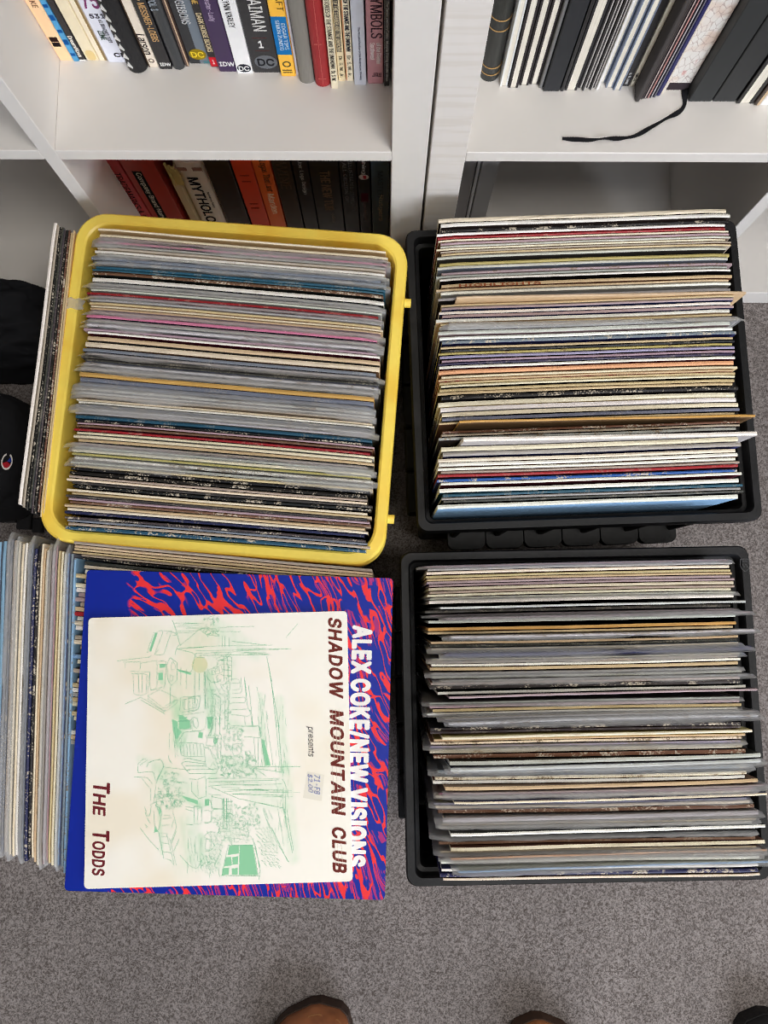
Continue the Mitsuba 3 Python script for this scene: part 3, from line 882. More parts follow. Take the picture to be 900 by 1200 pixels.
# --- the green line drawing, as strokes of print on the cover
TILE = {'1': (100, 716, 140 / 900), '2': (220, 716, 140 / 900), '3': (140, 840, 120 / 900), '4': (240, 840, 120 / 900), '5': (140, 930, 120 / 900), '6': (240, 930, 120 / 900)}
DRAW = """1:465,315 515,165 545,160 490,310 465,315|1:550,150 590,148 520,330|1:590,148 650,150 590,330 520,330 550,290|1:610,170 650,150 690,180|1:655,70 680,130 715,260 690,270 675,330|1:660,185 690,180
1:715,260 870,130 900,130|1:690,285 900,272|1:690,285 830,320 800,465 690,440|1:690,440 800,470|1:280,385 420,385 410,450|1:240,375 500,345 500,330|1:415,395 540,370 540,580 490,600|1:300,390 300,430
1:335,455 485,460 470,620 410,640 360,620|1:345,470 465,475 460,610|1:360,475 365,620|1:400,475 405,620|1:430,480 425,615|1:485,460 490,600 580,575|1:550,380 610,375 600,560 590,585|1:550,400 600,400|1:550,450 590,450
1:640,350 690,390 690,520 650,565 620,520 615,400 640,350|1:660,380 680,410 675,440 650,450 645,410 660,380|1:640,480 665,490 655,540 632,530 640,480|1:470,640 560,590 700,660 600,740 470,640|1:600,715 700,660 695,690 600,760 470,660
1:600,740 600,760|1:300,700 420,650 600,760|1:420,670 600,775|1:720,650 870,640 855,740 710,765 720,650|1:740,665 850,655 838,730 735,745 740,665|1:750,660 745,740|1:780,655 775,735|1:810,655 805,735
1:700,790 900,760|1:700,830 800,820 800,890|1:810,800 850,810 850,890 820,880 810,800|1:640,570 640,700|1:830,320 835,350 900,350|1:720,420 720,560|1:760,440 760,580|1:860,470 860,600
2:0,215 90,135 210,130|2:90,135 130,175 230,190|2:120,70 150,50 180,70 220,50 230,90|2:130,160 160,140 190,160 210,150|2:0,275 260,262 640,258|2:60,300 600,290|2:60,320 330,310 590,280|2:90,335 600,328|2:230,125 500,115
2:240,155 400,155|2:330,228 600,258|2:260,190 260,280|2:280,190 280,270|2:310,200 310,270|2:250,340 330,345|2:240,370 335,375|2:270,345 275,530|2:300,345 305,530|2:330,345 330,530|2:250,400 330,410|2:260,440 330,450|2:250,480 330,490
2:150,430 160,480 260,470 255,405 160,440|2:180,440 185,475|2:210,430 212,470|2:235,425 240,470|2:140,490 180,540 240,530|2:190,500 210,560 250,640 200,650 180,590|2:210,490 240,560 320,540|2:250,560 270,610 320,600 320,540
2:330,515 390,510 395,595 335,595|2:330,545 390,545|2:330,620 410,618 400,500|2:330,655 440,648 440,690 330,690|2:330,745 475,738 470,795 325,780|2:425,500 450,720 470,760|2:460,560 490,860|2:430,520 445,640|2:595,340 630,520 650,720 670,880
2:520,570 550,700 560,890|2:610,420 640,600 690,880|2:520,870 330,865|2:190,620 250,650 240,890|2:210,660 190,890|2:250,640 330,650|2:280,650 280,890|2:310,670 300,890|2:0,655 100,635 80,745 0,765|2:20,665 10,750|2:50,655 40,745|2:150,500 190,650 180,890
2:740,200 830,95|2:480,790 490,890
3:515,40 630,35 625,110 515,105|3:520,10 600,5|3:630,10 650,60 640,120 700,130 760,100 765,0|3:520,210 570,130 720,125|3:530,225 740,235 750,350 545,345 530,225|3:560,240 570,340|3:590,240 600,340|3:620,240 625,340|3:650,240 655,340|3:680,240 690,340|3:710,240 720,340
3:560,375 580,360 750,395|3:545,410 570,390 760,415|3:545,410 610,500 850,500 880,430|3:580,430 760,430|3:600,460 850,460|3:740,240 760,440 830,470|3:750,265 770,290 790,260 810,330|3:800,440 830,380 865,400 850,460|3:760,180 860,185 865,370|3:830,185 825,240 850,245 865,180
3:800,170 830,20|3:770,170 760,260 870,255|3:160,420 210,365 250,375 180,425|3:240,440 260,395 370,370 390,440 320,570 300,480 165,490|3:160,430 165,490|3:130,530 250,535 290,590|3:200,545 280,640 270,740|3:370,480 320,590|3:380,440 620,470|3:430,560 600,580|3:430,340 450,360 430,390 460,410
3:320,600 300,760 270,780|3:300,760 330,740|3:330,790 360,880|3:610,545 700,550 760,520 760,700 690,720|3:635,570 635,660 690,715|3:690,560 690,700|3:770,545 900,540|3:780,570 900,570|3:780,610 900,600|3:780,680 900,690|3:655,790 720,790 720,890|3:655,790 655,890|3:690,800 688,890|3:760,730 790,725 785,775 760,775 760,730
3:800,730 810,800 890,810|3:580,790 650,800|3:580,810 650,830|3:220,790 250,880 270,850|3:500,750 510,790 520,760 530,800 545,770
4:20,0 60,100 30,170|4:70,0 50,160|4:100,0 90,160|4:130,0 130,160|4:0,165 130,168|4:10,255 70,250 65,360 110,375|4:80,185 115,180 100,245 80,240 80,185|4:0,275 30,260 40,300|4:145,170 140,350|4:320,85 480,75 500,185 340,175|4:350,0 355,70|4:410,0 415,70|4:470,0 490,180
4:245,240 320,235 320,330 245,345 245,240|4:430,185 450,430|4:470,190 470,430|4:495,190 530,430|4:540,0 600,430|4:620,0 660,430|4:640,0 680,480|4:410,440 840,437|4:430,450 540,520|4:450,455 700,490|4:30,540 660,540|4:80,570 650,555|4:100,600 680,590|4:200,640 690,640|4:60,620 300,720 700,805|4:240,680 690,690
4:680,545 715,600 705,900|4:690,620 690,800|4:330,640 560,650|4:170,715 170,900|4:230,715 225,900|4:195,720 195,900|4:60,690 60,810 160,810|4:160,720 155,890|4:60,700 150,720|4:520,800 560,900|4:560,820 600,900|4:690,810 720,900|4:20,460 100,460
5:225,160 245,215 270,190 280,110|5:240,210 270,260|5:340,110 375,150 345,330 300,340|5:310,280 345,340 390,570|5:300,150 310,280|5:390,190 450,195|5:380,220 455,215|5:370,280 440,275|5:365,350 425,352|5:365,375 425,378|5:370,430 430,440|5:385,510 450,520|5:465,160 490,230 500,300 455,420
5:480,230 455,300|5:500,330 460,430|5:525,400 480,500|5:415,360 480,620|5:440,390 500,630|5:400,570 460,590 480,630|5:655,110 725,110 720,270 655,270 655,110|5:690,120 690,260|5:740,150 810,145 805,255 740,255|5:530,540 620,640 690,660 740,560|5:740,380 790,330 840,340|5:740,380 760,400 800,395 830,450
5:760,400 755,500 800,510 840,450|5:740,560 800,540 830,560|5:720,640 770,590 800,600|5:770,640 820,600|5:590,270 650,275|5:180,300 280,430 350,500|5:220,270 260,300 230,300|5:840,640 870,650 880,730|5:800,660 790,740
6:0,260 60,255 60,140 150,135|6:60,60 60,140|6:150,40 160,130|6:165,40 165,290|6:190,40 190,290|6:210,40 212,290|6:240,60 245,260|6:165,70 240,70|6:165,105 240,105|6:165,140 240,140|6:165,175 240,175|6:165,210 240,210|6:165,245 240,245|6:90,420 130,310 200,300|6:130,460 180,380 230,385 240,440
6:20,330 60,400 50,500 0,510|6:0,400 50,400|6:60,500 100,430 150,460|6:80,640 120,560 150,480|6:30,610 60,560 110,600|6:200,390 240,450|6:240,300 290,310 350,290 360,250|6:300,320 380,310 390,380|6:300,360 370,370 370,420|6:420,390 490,660 475,760|6:440,430 480,650|6:205,455 425,450 470,720 150,720 205,455
6:510,130 560,280 640,440 740,600|6:540,220 660,450|6:700,130 720,280 770,520|6:720,140 780,500|6:700,130 480,80|6:590,300 730,600|6:640,130 690,420|6:690,140 720,300|6:130,720 480,725"""
ls = []
rngd = random.Random(3)


def tpx(t, x, y):
    ox, oy, s = TILE[t]
    return ox + x * s, oy + y * s


def stroke(pts, w):
    q = np.array([P(a, b, ZTOP)[:2] for a, b in pts])
    if len(q) < 2: return
    # resample, wobble a little like a pen
    d = np.r_[0, np.cumsum(np.linalg.norm(np.diff(q, axis=0), axis=1))]
    n = max(3, int(d[-1] / .004) + 1)
    t = np.linspace(0, d[-1], n)
    q = np.column_stack([np.interp(t, d, q[:, 0]), np.interp(t, d, q[:, 1])]) + np.array([[rngd.uniform(-1, 1), rngd.uniform(-1, 1)] for _ in range(n)]) * .00012
    ls.append(ribbon(q, w, ZTOP + .00015))


for item in DRAW.replace('\n', '|').split('|'):
    t, path = item.split(':')
    pts = [tpx(t, *map(float, c.split(','))) for c in path.split()]
    stroke(pts, rngd.uniform(.00028, .00048))
for (x0, y0, x1, y1, n, r) in ((262, 852, 285, 880, 90, 1.6), (258, 885, 300, 910, 190, 1.7), (288, 880, 296, 886, 14, 1.5), (275, 942, 302, 968, 90, 1.3), (186, 905, 212, 945, 110, 1.7), (238, 722, 256, 745, 40, 1.6), (250, 765, 270, 800, 40, 1.6), (262, 800, 270, 850, 40, 1.5), (182, 928, 215, 948, 50, 2.2), (300, 955, 305, 968, 14, 1.2), (250, 955, 268, 975, 30, 2.0)):
    for _ in range(n):                                                # scribbled leaves
        x, y, a0 = rngd.uniform(x0, x1), rngd.uniform(y0, y1), rngd.uniform(0, 6.3)
        stroke([(x + r * math.cos(a0 + q * 1.1), y + r * math.sin(a0 + q * 1.1)) for q in range(4)], rngd.uniform(.00028, .0005))
for (q0, q1, q2, q3, nr, nc) in (((246, 975), (268, 972), (258, 1022), (240, 1018), 9, 4), ((298, 970), (318, 968), (332, 1018), (308, 1015), 12, 4), ((236, 1000), (255, 1005), (250, 1030), (235, 1020), 5, 4), ((262, 948), (297, 968), (296, 988), (262, 988), 5, 5), ((250, 860), (262, 858), (262, 900), (250, 905), 8, 3), ((244, 808), (262, 806), (262, 850), (244, 852), 9, 3)):
    for i in range(nr):                                               # stones of the walls
        for j in range(nc):
            def at(a, b):
                a, b = a + rngd.uniform(-.04, .04), b + rngd.uniform(-.02, .02)
                u0 = np.array(q0) * (1 - a) + np.array(q1) * a; u1 = np.array(q3) * (1 - a) + np.array(q2) * a
                return tuple(u0 * (1 - b) + u1 * b)
            a0, a1, b0, b1 = (j + .1 + .4 * (i % 2)) / (nc + .5), (j + .9 + .4 * (i % 2)) / (nc + .5), (i + .12) / nr, (i + .88) / nr
            stroke([at(a0, b0), at(a1, b0), at(a1, b1), at(a0, b1), at(a0, b0)], rngd.uniform(.00025, .0004))
for (x0, y0, x1, y1, n, ln) in ((226, 786, 244, 788, 9, 44), (303, 810, 313, 900, 26, 9), (322, 820, 338, 1000, 40, 9), (215, 975, 237, 1012, 22, 12), (255, 916, 330, 934, 18, 22), (262, 760, 318, 768, 10, 26), (200, 730, 232, 742, 10, 24), (196, 850, 212, 870, 9, 20)):
    for _ in range(n):                                                # hatching
        x, y = rngd.uniform(x0, x1), rngd.uniform(y0, y1)
        horizontal = x1 - x0 > (y1 - y0) * 1.4
        stroke([(x, y), (x + ln, y + rngd.uniform(-1, 1))] if horizontal and ln < 40 else [(x, y), (x + rngd.uniform(-1, 2), y + ln)], rngd.uniform(.0002, .0003))
put(ALB2 + '__line_drawing', cat_(ls), 'ink', rgb=(118, 184, 142), label='green line drawing of a stage with stone walls', kind='stuff')
fills = []
for t, poly in (('6', '305,455 420,450 465,715 300,715'), ('6', '215,455 300,455 300,525 200,540'), ('6', '185,560 230,555 240,630 170,640'), ('6', '155,655 215,650 210,710 150,718'), ('6', '235,660 290,650 290,712 240,712'), ('6', '240,560 295,550 290,620 245,625'),
                ('1', '480,300 525,165 545,165 497,305'), ('1', '560,402 605,400 600,425 560,430'), ('1', '550,465 585,465 585,520 550,520'), ('1', '700,442 800,468 795,482 700,455'), ('1', '705,780 740,790 790,830 790,885 705,890'), ('3', '462,20 512,40 515,105 550,130 500,205 470,120'), ('3', '700,130 735,140 730,190 690,180'), ('3', '765,740 788,738 785,772 762,772'),
                ('4', '20,0 75,0 45,110 25,100'), ('4', '85,190 110,185 98,240 85,236'), ('3', '540,690 690,735 690,770 600,740'), ('5', '345,120 370,155 352,190'), ('5', '310,290 340,335 305,340'), ('4', '0,725 38,720 38,780 0,780'), ('6', '0,50 38,48 38,105 0,108'), ('4', '500,200 520,200 580,430 535,430')):
    q = np.array([P(*tpx(t, *map(float, c.split(','))), ZTOP)[:2] for c in poly.split()])
    g = Polygon(q).buffer(0)
    if g.geom_type == 'Polygon' and g.area > 1e-8:
        v, f = trimesh.creation.triangulate_polygon(g, engine='earcut')
        fills.append(trimesh.Trimesh(np.column_stack([v, np.full(len(v), ZTOP + .00008)]), f, process=False))
put(ALB2 + '__tint', cat_(fills), 'ink', rgb=(150, 212, 168), label='solid green patches of the drawing', kind='stuff')

# ------------------------------------------------------------------ books


def book(label, x0, x1, yf, z0, h, dep, rgb, group, rounded=0.0, hard=False, fore=False, gloss=True, page=True, board=None, name='book', cat='book'):
    """A book standing upright, spine (or, if fore, fore-edge) towards the room."""
    k = thing(name, label, cat, group)
    w = x1 - x0
    tb = min(board or (.0024 if hard else .0008), w * .22)
    if fore:
        outer = sbox(x0, yf, x1, yf + dep)
        inner = sbox(x0 + tb, yf - .01, x1 - tb, yf + dep - .002)
    elif rounded > 0:
        arc = [((x0 + x1) / 2 - w / 2 * math.cos(a), yf + rounded * (1 - math.sin(a))) for a in np.linspace(0, math.pi, 11)]
        outer = Polygon(arc + [(x1, yf + dep), (x0, yf + dep)])
        inner = Polygon([((x0 + x1) / 2 - (w / 2 - tb) * math.cos(a), yf + tb + rounded * (1 - math.sin(a))) for a in np.linspace(0, math.pi, 9)] + [(x1 - tb, yf + dep + .01), (x0 + tb, yf + dep + .01)])
    else:
        outer = Polygon([(x0 + .0006, yf), (x1 - .0006, yf), (x1, yf + .0006), (x1, yf + dep), (x0, yf + dep), (x0, yf + .0006)])
        inner = sbox(x0 + tb, yf + tb, x1 - tb, yf + dep + .01)
    if not page:
        m = bbox(x0, x1, yf, yf + dep, z0, z0 + h, min(.0008, w * .2))
        put(k + '__case', m, 'gloss_cover' if gloss else 'matte_cover', rgb=rgb)
        return k
    m = trimesh.creation.extrude_polygon(outer.difference(inner), h, engine='earcut'); m.apply_translation([0, 0, z0])
    put(k + '__cover', m, 'gloss_cover' if gloss else 'matte_cover', rgb=rgb, smooth=35)
    ov = .003 if hard else .0004
    pin = inner.intersection(sbox(x0, yf + (ov if fore else 0), x1, yf + dep - (ov if not fore else .001))).buffer(-.00015)
    pm = trimesh.creation.extrude_polygon(pin, h - 2 * ov, engine='earcut'); pm.apply_translation([0, 0, z0 + ov])
    put(k + '__pages', pm, 'page_block')
    return k


def spine_text(k, text, x, w, yf, z_top, length, h, rgb, label=None, **kw):
    """Lettering down a spine; x: the middle of the line."""
    m = text_on(text, [x - h / 2, yf - .0001, z_top], [0, 0, -1], [1, 0, 0], h, length, **kw)
    put(k + '__lettering', m, 'ink', rgb=rgb, label=label)


def level_text(k, text, x0, yf, z, h, length, rgb, label=None, part='lettering', **kw):
    put(f'{k}__{part}', text_on(text, [x0, yf - .0001, z], [1, 0, 0], [0, 0, 1], h, length, **kw), 'ink', rgb=rgb, label=label)


def patch(k, part, x0, x1, z0, z1, yf, rgb, label=None, off=.00015):
    z0 = z0 + .0006 if abs(z0 - SH1) < .0006 else z0
    put(f'{k}__{part}', bbox(x0, x1, yf - off, yf + .0002, z0, z1), 'ink', rgb=rgb, label=label)


def ellipse(k, part, x, z, rx, rz, yf, rgb, label=None, off=.0002, hole=0.0):
    poly = Polygon([(math.cos(a), math.sin(a)) for a in np.linspace(0, 2 * math.pi, 25)[:-1]])
    if hole: poly = poly.difference(Polygon([(hole * math.cos(a), hole * math.sin(a)) for a in np.linspace(0, 2 * math.pi, 25)[:-1]]))
    m = trimesh.creation.extrude_polygon(poly, 1.0, engine='earcut')
    m.apply_transform(np.diag([rx, rz, off, 1]))
    m.apply_transform(frame([x, yf, z], [1, 0, 0], [0, 0, 1]))
    put(f'{k}__{part}', m, 'ink', rgb=rgb, label=label)


G1 = 'books on the upper left shelf'


def ub(label, pa, pb, py, h, rgb, dep=.17, **kw):
    """A book whose foot on the upper shelf the photo shows from pixel pa to pb at height py."""
    a, b = P(pa, py, SH1), P(pb, py, SH1)
    yf = (a[1] + b[1]) / 2
    k = book(label, a[0], b[0] - .0003, yf, SH1 + .0003, h, min(dep, BC_BACK - yf - .01), rgb, kw.pop('group', G1), **kw)
    return k, a[0], b[0], yf


S = SH1
k, x0, x1, y = ub('peach paperback against the left divider with black block on its spine', 70.6, 86, 71, .235, (247, 206, 158))
patch(k, 'emblem', x0 + .002, x1 - .0035, S + .020, S + .026, y, (36, 30, 30)); patch(k, 'emblem', x0 + .002, x1 - .0035, S + .0268, S + .033, y, (48, 32, 28))
spine_text(k, 'LAKE', (x0 + x1) / 2, 0, y, S + .088, .017, .0052, (120, 84, 66))
k, x0, x1, y = ub('narrow sky blue book right of the peach paperback', 86.5, 93.5, 72, .24, (70, 152, 200))
for q in range(7): patch(k, 'mark', x0 + .0008, x1 - .0008, S + .008 + q * .016, S + .012 + q * .016 + .003 * (q % 2), y, (28, 84, 150))
k, x0, x1, y = ub('narrow black book with small white title near its foot, right of the sky blue book', 94, 101.5, 72, .21, (30, 28, 30), board=.0006)
spine_text(k, 'DreamNova', (x0 + x1) / 2, 0, y, S + .036, .029, .0042, (232, 226, 216), bold=True)
patch(k, 'band', x0, x1, S, S + .0028, y, (238, 234, 228), 'white foot')
k, x0, x1, y = ub('thick cream book with a yellow stain at its foot', 102, 116.5, 71, .22, (236, 222, 188))
put(k + '__stain', text_on('.', [x0 + .002, y - .0001, S + .001], [1, 0, 0], [0, 0, 1], .014, .009), 'ink', rgb=(230, 204, 144), label='yellow stain')
k, x0, x1, y = ub('slim cream book between the stained book and the white notebook', 117, 125.5, 71, .222, (242, 230, 200), board=.0005)
patch(k, 'band', x1 - .002, x1, S, S + .12, y, (150, 122, 84), 'brown worn edge')
k, x0, x1, y = ub('white notebook with purple and black figures, beside the black comb binding', 127.5, 149, 73, .225, (226, 228, 238))
level_text(k, 'CB', x0 + .009, y, S + .008, .0058, .012, (36, 34, 38), bold=True)
level_text(k, '531', x0 + .004, y, S + .060, .0055, .014, (46, 44, 52), bold=True)
level_text(k, '75', x0 + .003, y, S + .072, .019, .015, (128, 66, 106), bold=True)
spine_text(k, '61 BEACHES 1021', x0 + .012, 0, y, S + .058, .030, .0038, (60, 56, 64))
spine_text(k, 'ZINE', x0 + .007, 0, y, S + .044, .012, .0055, (52, 70, 60), bold=True)
k, x0, x1, y = ub('black comb-bound notebook with a row of white notches, standing forward of its neighbours', 150, 173.5, 86, .225, (28, 28, 30), rounded=.008, gloss=False)
for q in range(9):
    zz = S + .010 + q * .0125
    v = np.array([[x0 + .0026, y + .0020, zz], [x0 + .0078, y - .0003, zz - .0012], [x0 + .0052, y + .0004, zz + .0062]])
    put(k + '__notch', trimesh.convex.convex_hull(np.vstack([v, v + [0, .002, 0], v - [0, .0012, 0]])), 'ink', rgb=(236, 234, 230), label='white notch of the binding')
k, x0, x1, y = ub('cream comic paperback with a handwritten black name on its spine', 175, 186.5, 79, .215, (238, 224, 204))
spine_text(k, 'Larson', (x0 + x1) / 2, 0, y, S + .047, .028, .0085, (34, 28, 28), 'handwritten black name', slant=.15)
ellipse(k, 'emblem', (x0 + x1) / 2, S + .010, .003, .003, y, (120, 104, 92), hole=.6)
patch(k, 'band', x0, x0 + .0012, S, S + .2, y, (84, 66, 52))
k, x0, x1, y = ub('black comic book with tan title and white block letters at the foot', 187.5, 202.5, 81, .26, (34, 33, 35))
spine_text(k, 'TH • MESSNER-LOEBS', (x0 + x1) / 2 + .001, 0, y, S + .103, .064, .0066, (196, 156, 108), bold=True)
level_text(k, 'IDW', x0 + .002, y, S + .005, .0045, .011, (236, 234, 230), bold=True)
k, x0, x1, y = ub('charcoal book with rounded spine and a faint volume number', 203, 217, 82, .25, (52, 55, 58), rounded=.004)
spine_text(k, 'VOL 1', (x0 + x1) / 2 - .001, 0, y - .0004, S + .096, .016, .007, (150, 158, 166), bold=True)
k, x0, x1, y = ub('thin worn brown book, narrowest right of the charcoal book', 217.5, 222, 78, .22, (92, 74, 66), gloss=False)
patch(k, 'band', x1 - .0014, x1 - .0002, S + .001, S + .2, y, (206, 176, 146), 'pale edge')
k, x0, x1, y = ub('black and grey graphic novel with a yellow round emblem', 223, 246.5, 74.5, .262, (38, 40, 44))
patch(k, 'panel', x0 + (x1 - x0) * .52, x1, S, S + .26, y, (118, 126, 134), 'grey half of the spine', .0001)
patch(k, 'band', x0 + (x1 - x0) * .7, x1, S, S + .004, y, (84, 128, 134), None, .00018)
spine_text(k, 'DAVE GIBBONS', x0 + (x1 - x0) * .5, 0, y - .0003, S + .103, .048, .0082, (206, 206, 206))
ellipse(k, 'emblem', x0 + .0105, S + .0135, .0085, .0075, y, (150, 126, 34), 'yellow round emblem', .0003)
level_text(k, 'DC', x0 + .0042, y - .0003, S + .0095, .0080, .0125, (240, 208, 62), bold=True)
k, x0, x1, y = ub('narrow black comic book with tan lettering and a red foot', 247.5, 257, 78.5, .26, (34, 30, 32))
spine_text(k, '• BYRNE', (x0 + x1) / 2, 0, y, S + .104, .020, .0055, (206, 166, 92), bold=True)
spine_text(k, 'DARK HORSE BOOKS', (x0 + x1) / 2, 0, y, S + .073, .051, .0052, (216, 196, 158), bold=True)
patch(k, 'badge', x0 + .0004, x1, S + .0005, S + .0145, y, (206, 44, 54), 'red badge'); level_text(k, '1', x0 + .003, y - .0002, S + .005, .006, .002, (244, 236, 230), bold=True)
k, x0, x1, y = ub('dark purple graphic novel with white letters at its foot', 257.5, 277.5, 84, .262, (58, 38, 76))
spine_text(k, 'Monster-Lady', (x0 + x1) / 2 - .001, 0, y, S + .102, .033, .0064, (184, 166, 190))
level_text(k, 'IDW', x0 + .002, y, S + .0085, .0060, .0150, (240, 236, 236), bold=True)
k, x0, x1, y = ub('white graphic novel with black lettering between purple and black ones', 278.5, 297, 86.5, .268, (240, 239, 238))
spine_text(k, 'LYNN VARLEY', (x0 + x1) / 2 - .001, 0, y, S + .099, .035, .0058, (44, 42, 42))
ellipse(k, 'emblem', (x0 + x1) / 2, S + .0085, .0068, .0058, y, (44, 46, 54), 'round black emblem'); level_text(k, 'DC', (x0 + x1) / 2 - .0052, y - .0003, S + .0052, .0066, .0104, (240, 239, 238), bold=True)
k, x0, x1, y = ub('thick black graphic novel with big white author name and grey emblem', 297.5, 329, 85, .29, (40, 40, 43))
spine_text(k, 'GAIMAN', (x0 + x1) / 2 + .002, 0, y, S + .105, .047, .0125, (222, 220, 216))
level_text(k, '1', (x0 + x1) / 2 - .0025, y, S + .0355, .0095, .0045, (236, 234, 232), bold=True)
for zz in (.031, .0485): patch(k, 'band', x0 + .006, x1 - .007, S + zz, S + zz + .0006, y, (92, 52, 48))
ellipse(k, 'emblem', (x0 + x1) / 2 + .001, S + .0155, .0112, .0095, y, (108, 110, 114), 'round grey emblem'); level_text(k, 'DC', (x0 + x1) / 2 - .0072, y - .0003, S + .0105, .0100, .0164, (42, 42, 45), bold=True)
k, x0, x1, y = ub('yellow book with a blue panel on its spine', 330, 347, 89.5, .24, (250, 190, 62))
patch(k, 'panel', x0, x1 - .0004, S + .0315, S + .081, y, (38, 116, 178), 'blue panel')
spine_text(k, 'EDGAR TIPS', x0 + .0105, 0, y - .0002, S + .073, .034, .0036, (206, 222, 234)); spine_text(k, 'SIMON ZUNICO', x0 + .0056, 0, y - .0002, S + .077, .039, .0036, (206, 222, 234))
spine_text(k, 'CRAFT', x0 + .0105, 0, y, S + .119, .031, .0058, (110, 84, 44)); ellipse(k, 'emblem', (x0 + x1) / 2, S + .018, .0042, .0042, y, (92, 80, 52), hole=.66)
for zz in (.0085, .0055): patch(k, 'mark', x0 + .002, x1 - .003, S + zz, S + zz + .0014, y, (112, 90, 50))
k, x0, x1, y = ub('thin white booklet right of the yellow book', 347.4, 350.5, 88, .235, (232, 228, 236), page=False)
k, x0, x1, y = ub('grey cloth-bound book with plain rounded spine', 351.5, 369, 98, .245, (128, 124, 116), rounded=.004, hard=True, gloss=False)
k, x0, x1, y = ub('red cloth-bound book with scuffed rounded spine', 369.5, 388, 102, .245, (158, 44, 46), rounded=.006, hard=True, gloss=False)
for zz in (.012, .060): patch(k, 'band', x0 + .004, x1 - .004, S + zz, S + zz + .0005, y + .0002, (196, 110, 100))
patch(k, 'band', (x0 + x1) / 2, (x0 + x1) / 2 + .0005, S + .004, S + .2, y - .0001, (190, 96, 90), 'worn line down the spine')
k, x0, x1, y = ub('narrow cream paperback standing forward, first of three with fine black titles', 388.5, 396.5, 104, .23, (238, 226, 194))
spine_text(k, 'STORIES OF THE STRANGE AND THE UNKNOWN   Dr. S. W.', (x0 + x1) / 2, 0, y, S + .118, .106, .0042, (52, 46, 44))
k, x0, x1, y = ub('narrow cream paperback with heavy black title band, middle of three with fine titles', 397, 405, 95, .23, (230, 212, 170))
patch(k, 'panel', x0 + .0006, x0 + .0052, S + .042, S + .2, y, (64, 60, 58), 'dark title band'); spine_text(k, 'OF THE STRANGE AND THE UNKNOWN', x0 + .0029, 0, y - .0002, S + .106, .063, .0036, (222, 206, 170)); spine_text(k, 'Dr. S. W. Jr.', x0 + .0036, 0, y, S + .036, .030, .0034, (64, 56, 50))
k, x0, x1, y = ub('narrow cream paperback, last of three with fine black titles', 406, 414.5, 95, .23, (240, 228, 196))
spine_text(k, 'OF THE STRANGE AND THE UNKNOWN', x0 + .0040, 0, y, S + .107, .064, .0042, (46, 44, 54), bold=True); spine_text(k, 'Dr. S. W. Jr.', x0 + .0040, 0, y, S + .037, .030, .0036, (64, 56, 50))
patch(k, 'band', x0, x0 + .0012, S + .002, S + .2, y, (206, 150, 110))
k, x0, x1, y = ub('pale grey book with one line of tiny grey print', 415.5, 429.5, 99.5, .245, (200, 202, 210))
spine_text(k, 'The Art and Practice of the Modern Line Drawing', x0 + .0065, 0, y, S + .080, .072, .0026, (112, 112, 124)); patch(k, 'mark', x0 + .004, x0 + .006, S + .1185, S + .12, y, (190, 70, 80))
k, x0, x1, y = ub('dusty pink book with large black title, beside the right side panel', 431, 449.5, 98, .26, (190, 132, 138))
spine_text(k, 'SYMBOLS', x0 + .0095, 0, y, S + .120, .056, .0105, (58, 40, 48)); spine_text(k, 'of the Greater', x0 + .0115, 0, y, S + .058, .029, .0048, (240, 226, 224), bold=True); spine_text(k, 'Southwest', x0 + .0055, 0, y, S + .058, .023, .0048, (240, 226, 224), bold=True)
level_text(k, 'JRS', x0 + .0045, y, S + .0105, .0058, .0095, (66, 40, 48), part='emblem')
k, x0, x1, y = ub('narrow black book touching the right side panel', 450.2, 456.4, 101, .245, (32, 30, 32))
spine_text(k, 'The Carson and Perry Collier   Mesquite Drawing and other stories', (x0 + x1) / 2, 0, y, S + .112, .104, .0030, (206, 202, 198))

# --- upper right shelf
G2 = 'volumes on the upper right shelf'
def rb(*a, **kw): return ub(*a, group=G2, dep=kw.pop('dep', .24), **kw)
k, x0, x1, y = rb('old black leather book with thin gold bands on a rounded spine', 562, 585, 96, .26, (40, 42, 40), rounded=.009, hard=True, dep=.2)
for zz in (.010, .020, .070, .083, .118):
    arc = [[(x0 + x1) / 2 - ((x1 - x0) / 2 - .0002) * math.cos(a), y + .009 * (1 - math.sin(a)) - .0003, S + zz] for a in np.linspace(.15, math.pi - .15, 14)]
    put(k + '__band', tube(arc, .0006, 5), 'ink', rgb=(176, 140, 92), label='thin gold band')
rb('white thin book beside the old leather book', 586, 594.5, 101, .25, (222, 224, 222), fore=True, board=.0026)
for i, (a, b, yy, w) in enumerate(((595.5, 607, 103, 'first'), (608.5, 619.5, 100, 'second'), (620.5, 631, 99, 'third'))):
    rb(f'dark boarded book, cream pages outward, {w} of three left of the big black slipcase', a, b, yy, .30, (40, 35, 38), fore=True, board=.0030, gloss=False)
rb('grey spiral-worn thin volume touching the big black slipcase', 631.5, 635.5, 104, .26, (112, 112, 112), page=False)
rb('big black slipcase, widest on the left half of the right shelf', 636, 655.5, 107.5, .29, (38, 40, 44), page=False, gloss=False)
rb('thin black volume touching the big slipcase on its right', 656.5, 660.5, 107.5, .285, (34, 34, 38), page=False)
rb('black boarded album with pale grey page edges', 661.5, 676, 106, .29, (36, 36, 40), fore=True, board=.0022, gloss=False)
rngb = random.Random(8)
xx = 677.0
for i in range(5):
    w = (4.2, 3.2, 4.6, 3.0, 3.6)[i]
    kk, x0, x1, y = rb(f'thin black booklet with white scuffed edge, {ORD(i + 1)} of five right of the grey-paged album', xx, xx + w, 104 + rngb.uniform(-1, 3), .26, (34, 33, 36), page=False)
    patch(kk, 'edge', x1 - (x1 - x0) * .42, x1 - (x1 - x0) * .12, S + .001, S + .25, y, (196, 190, 186), 'white scuffed edge')
    xx += w + .5
rb('thin white booklet left of the three white books', xx, xx + 3.2, 106, .262, (236, 234, 232), page=False)
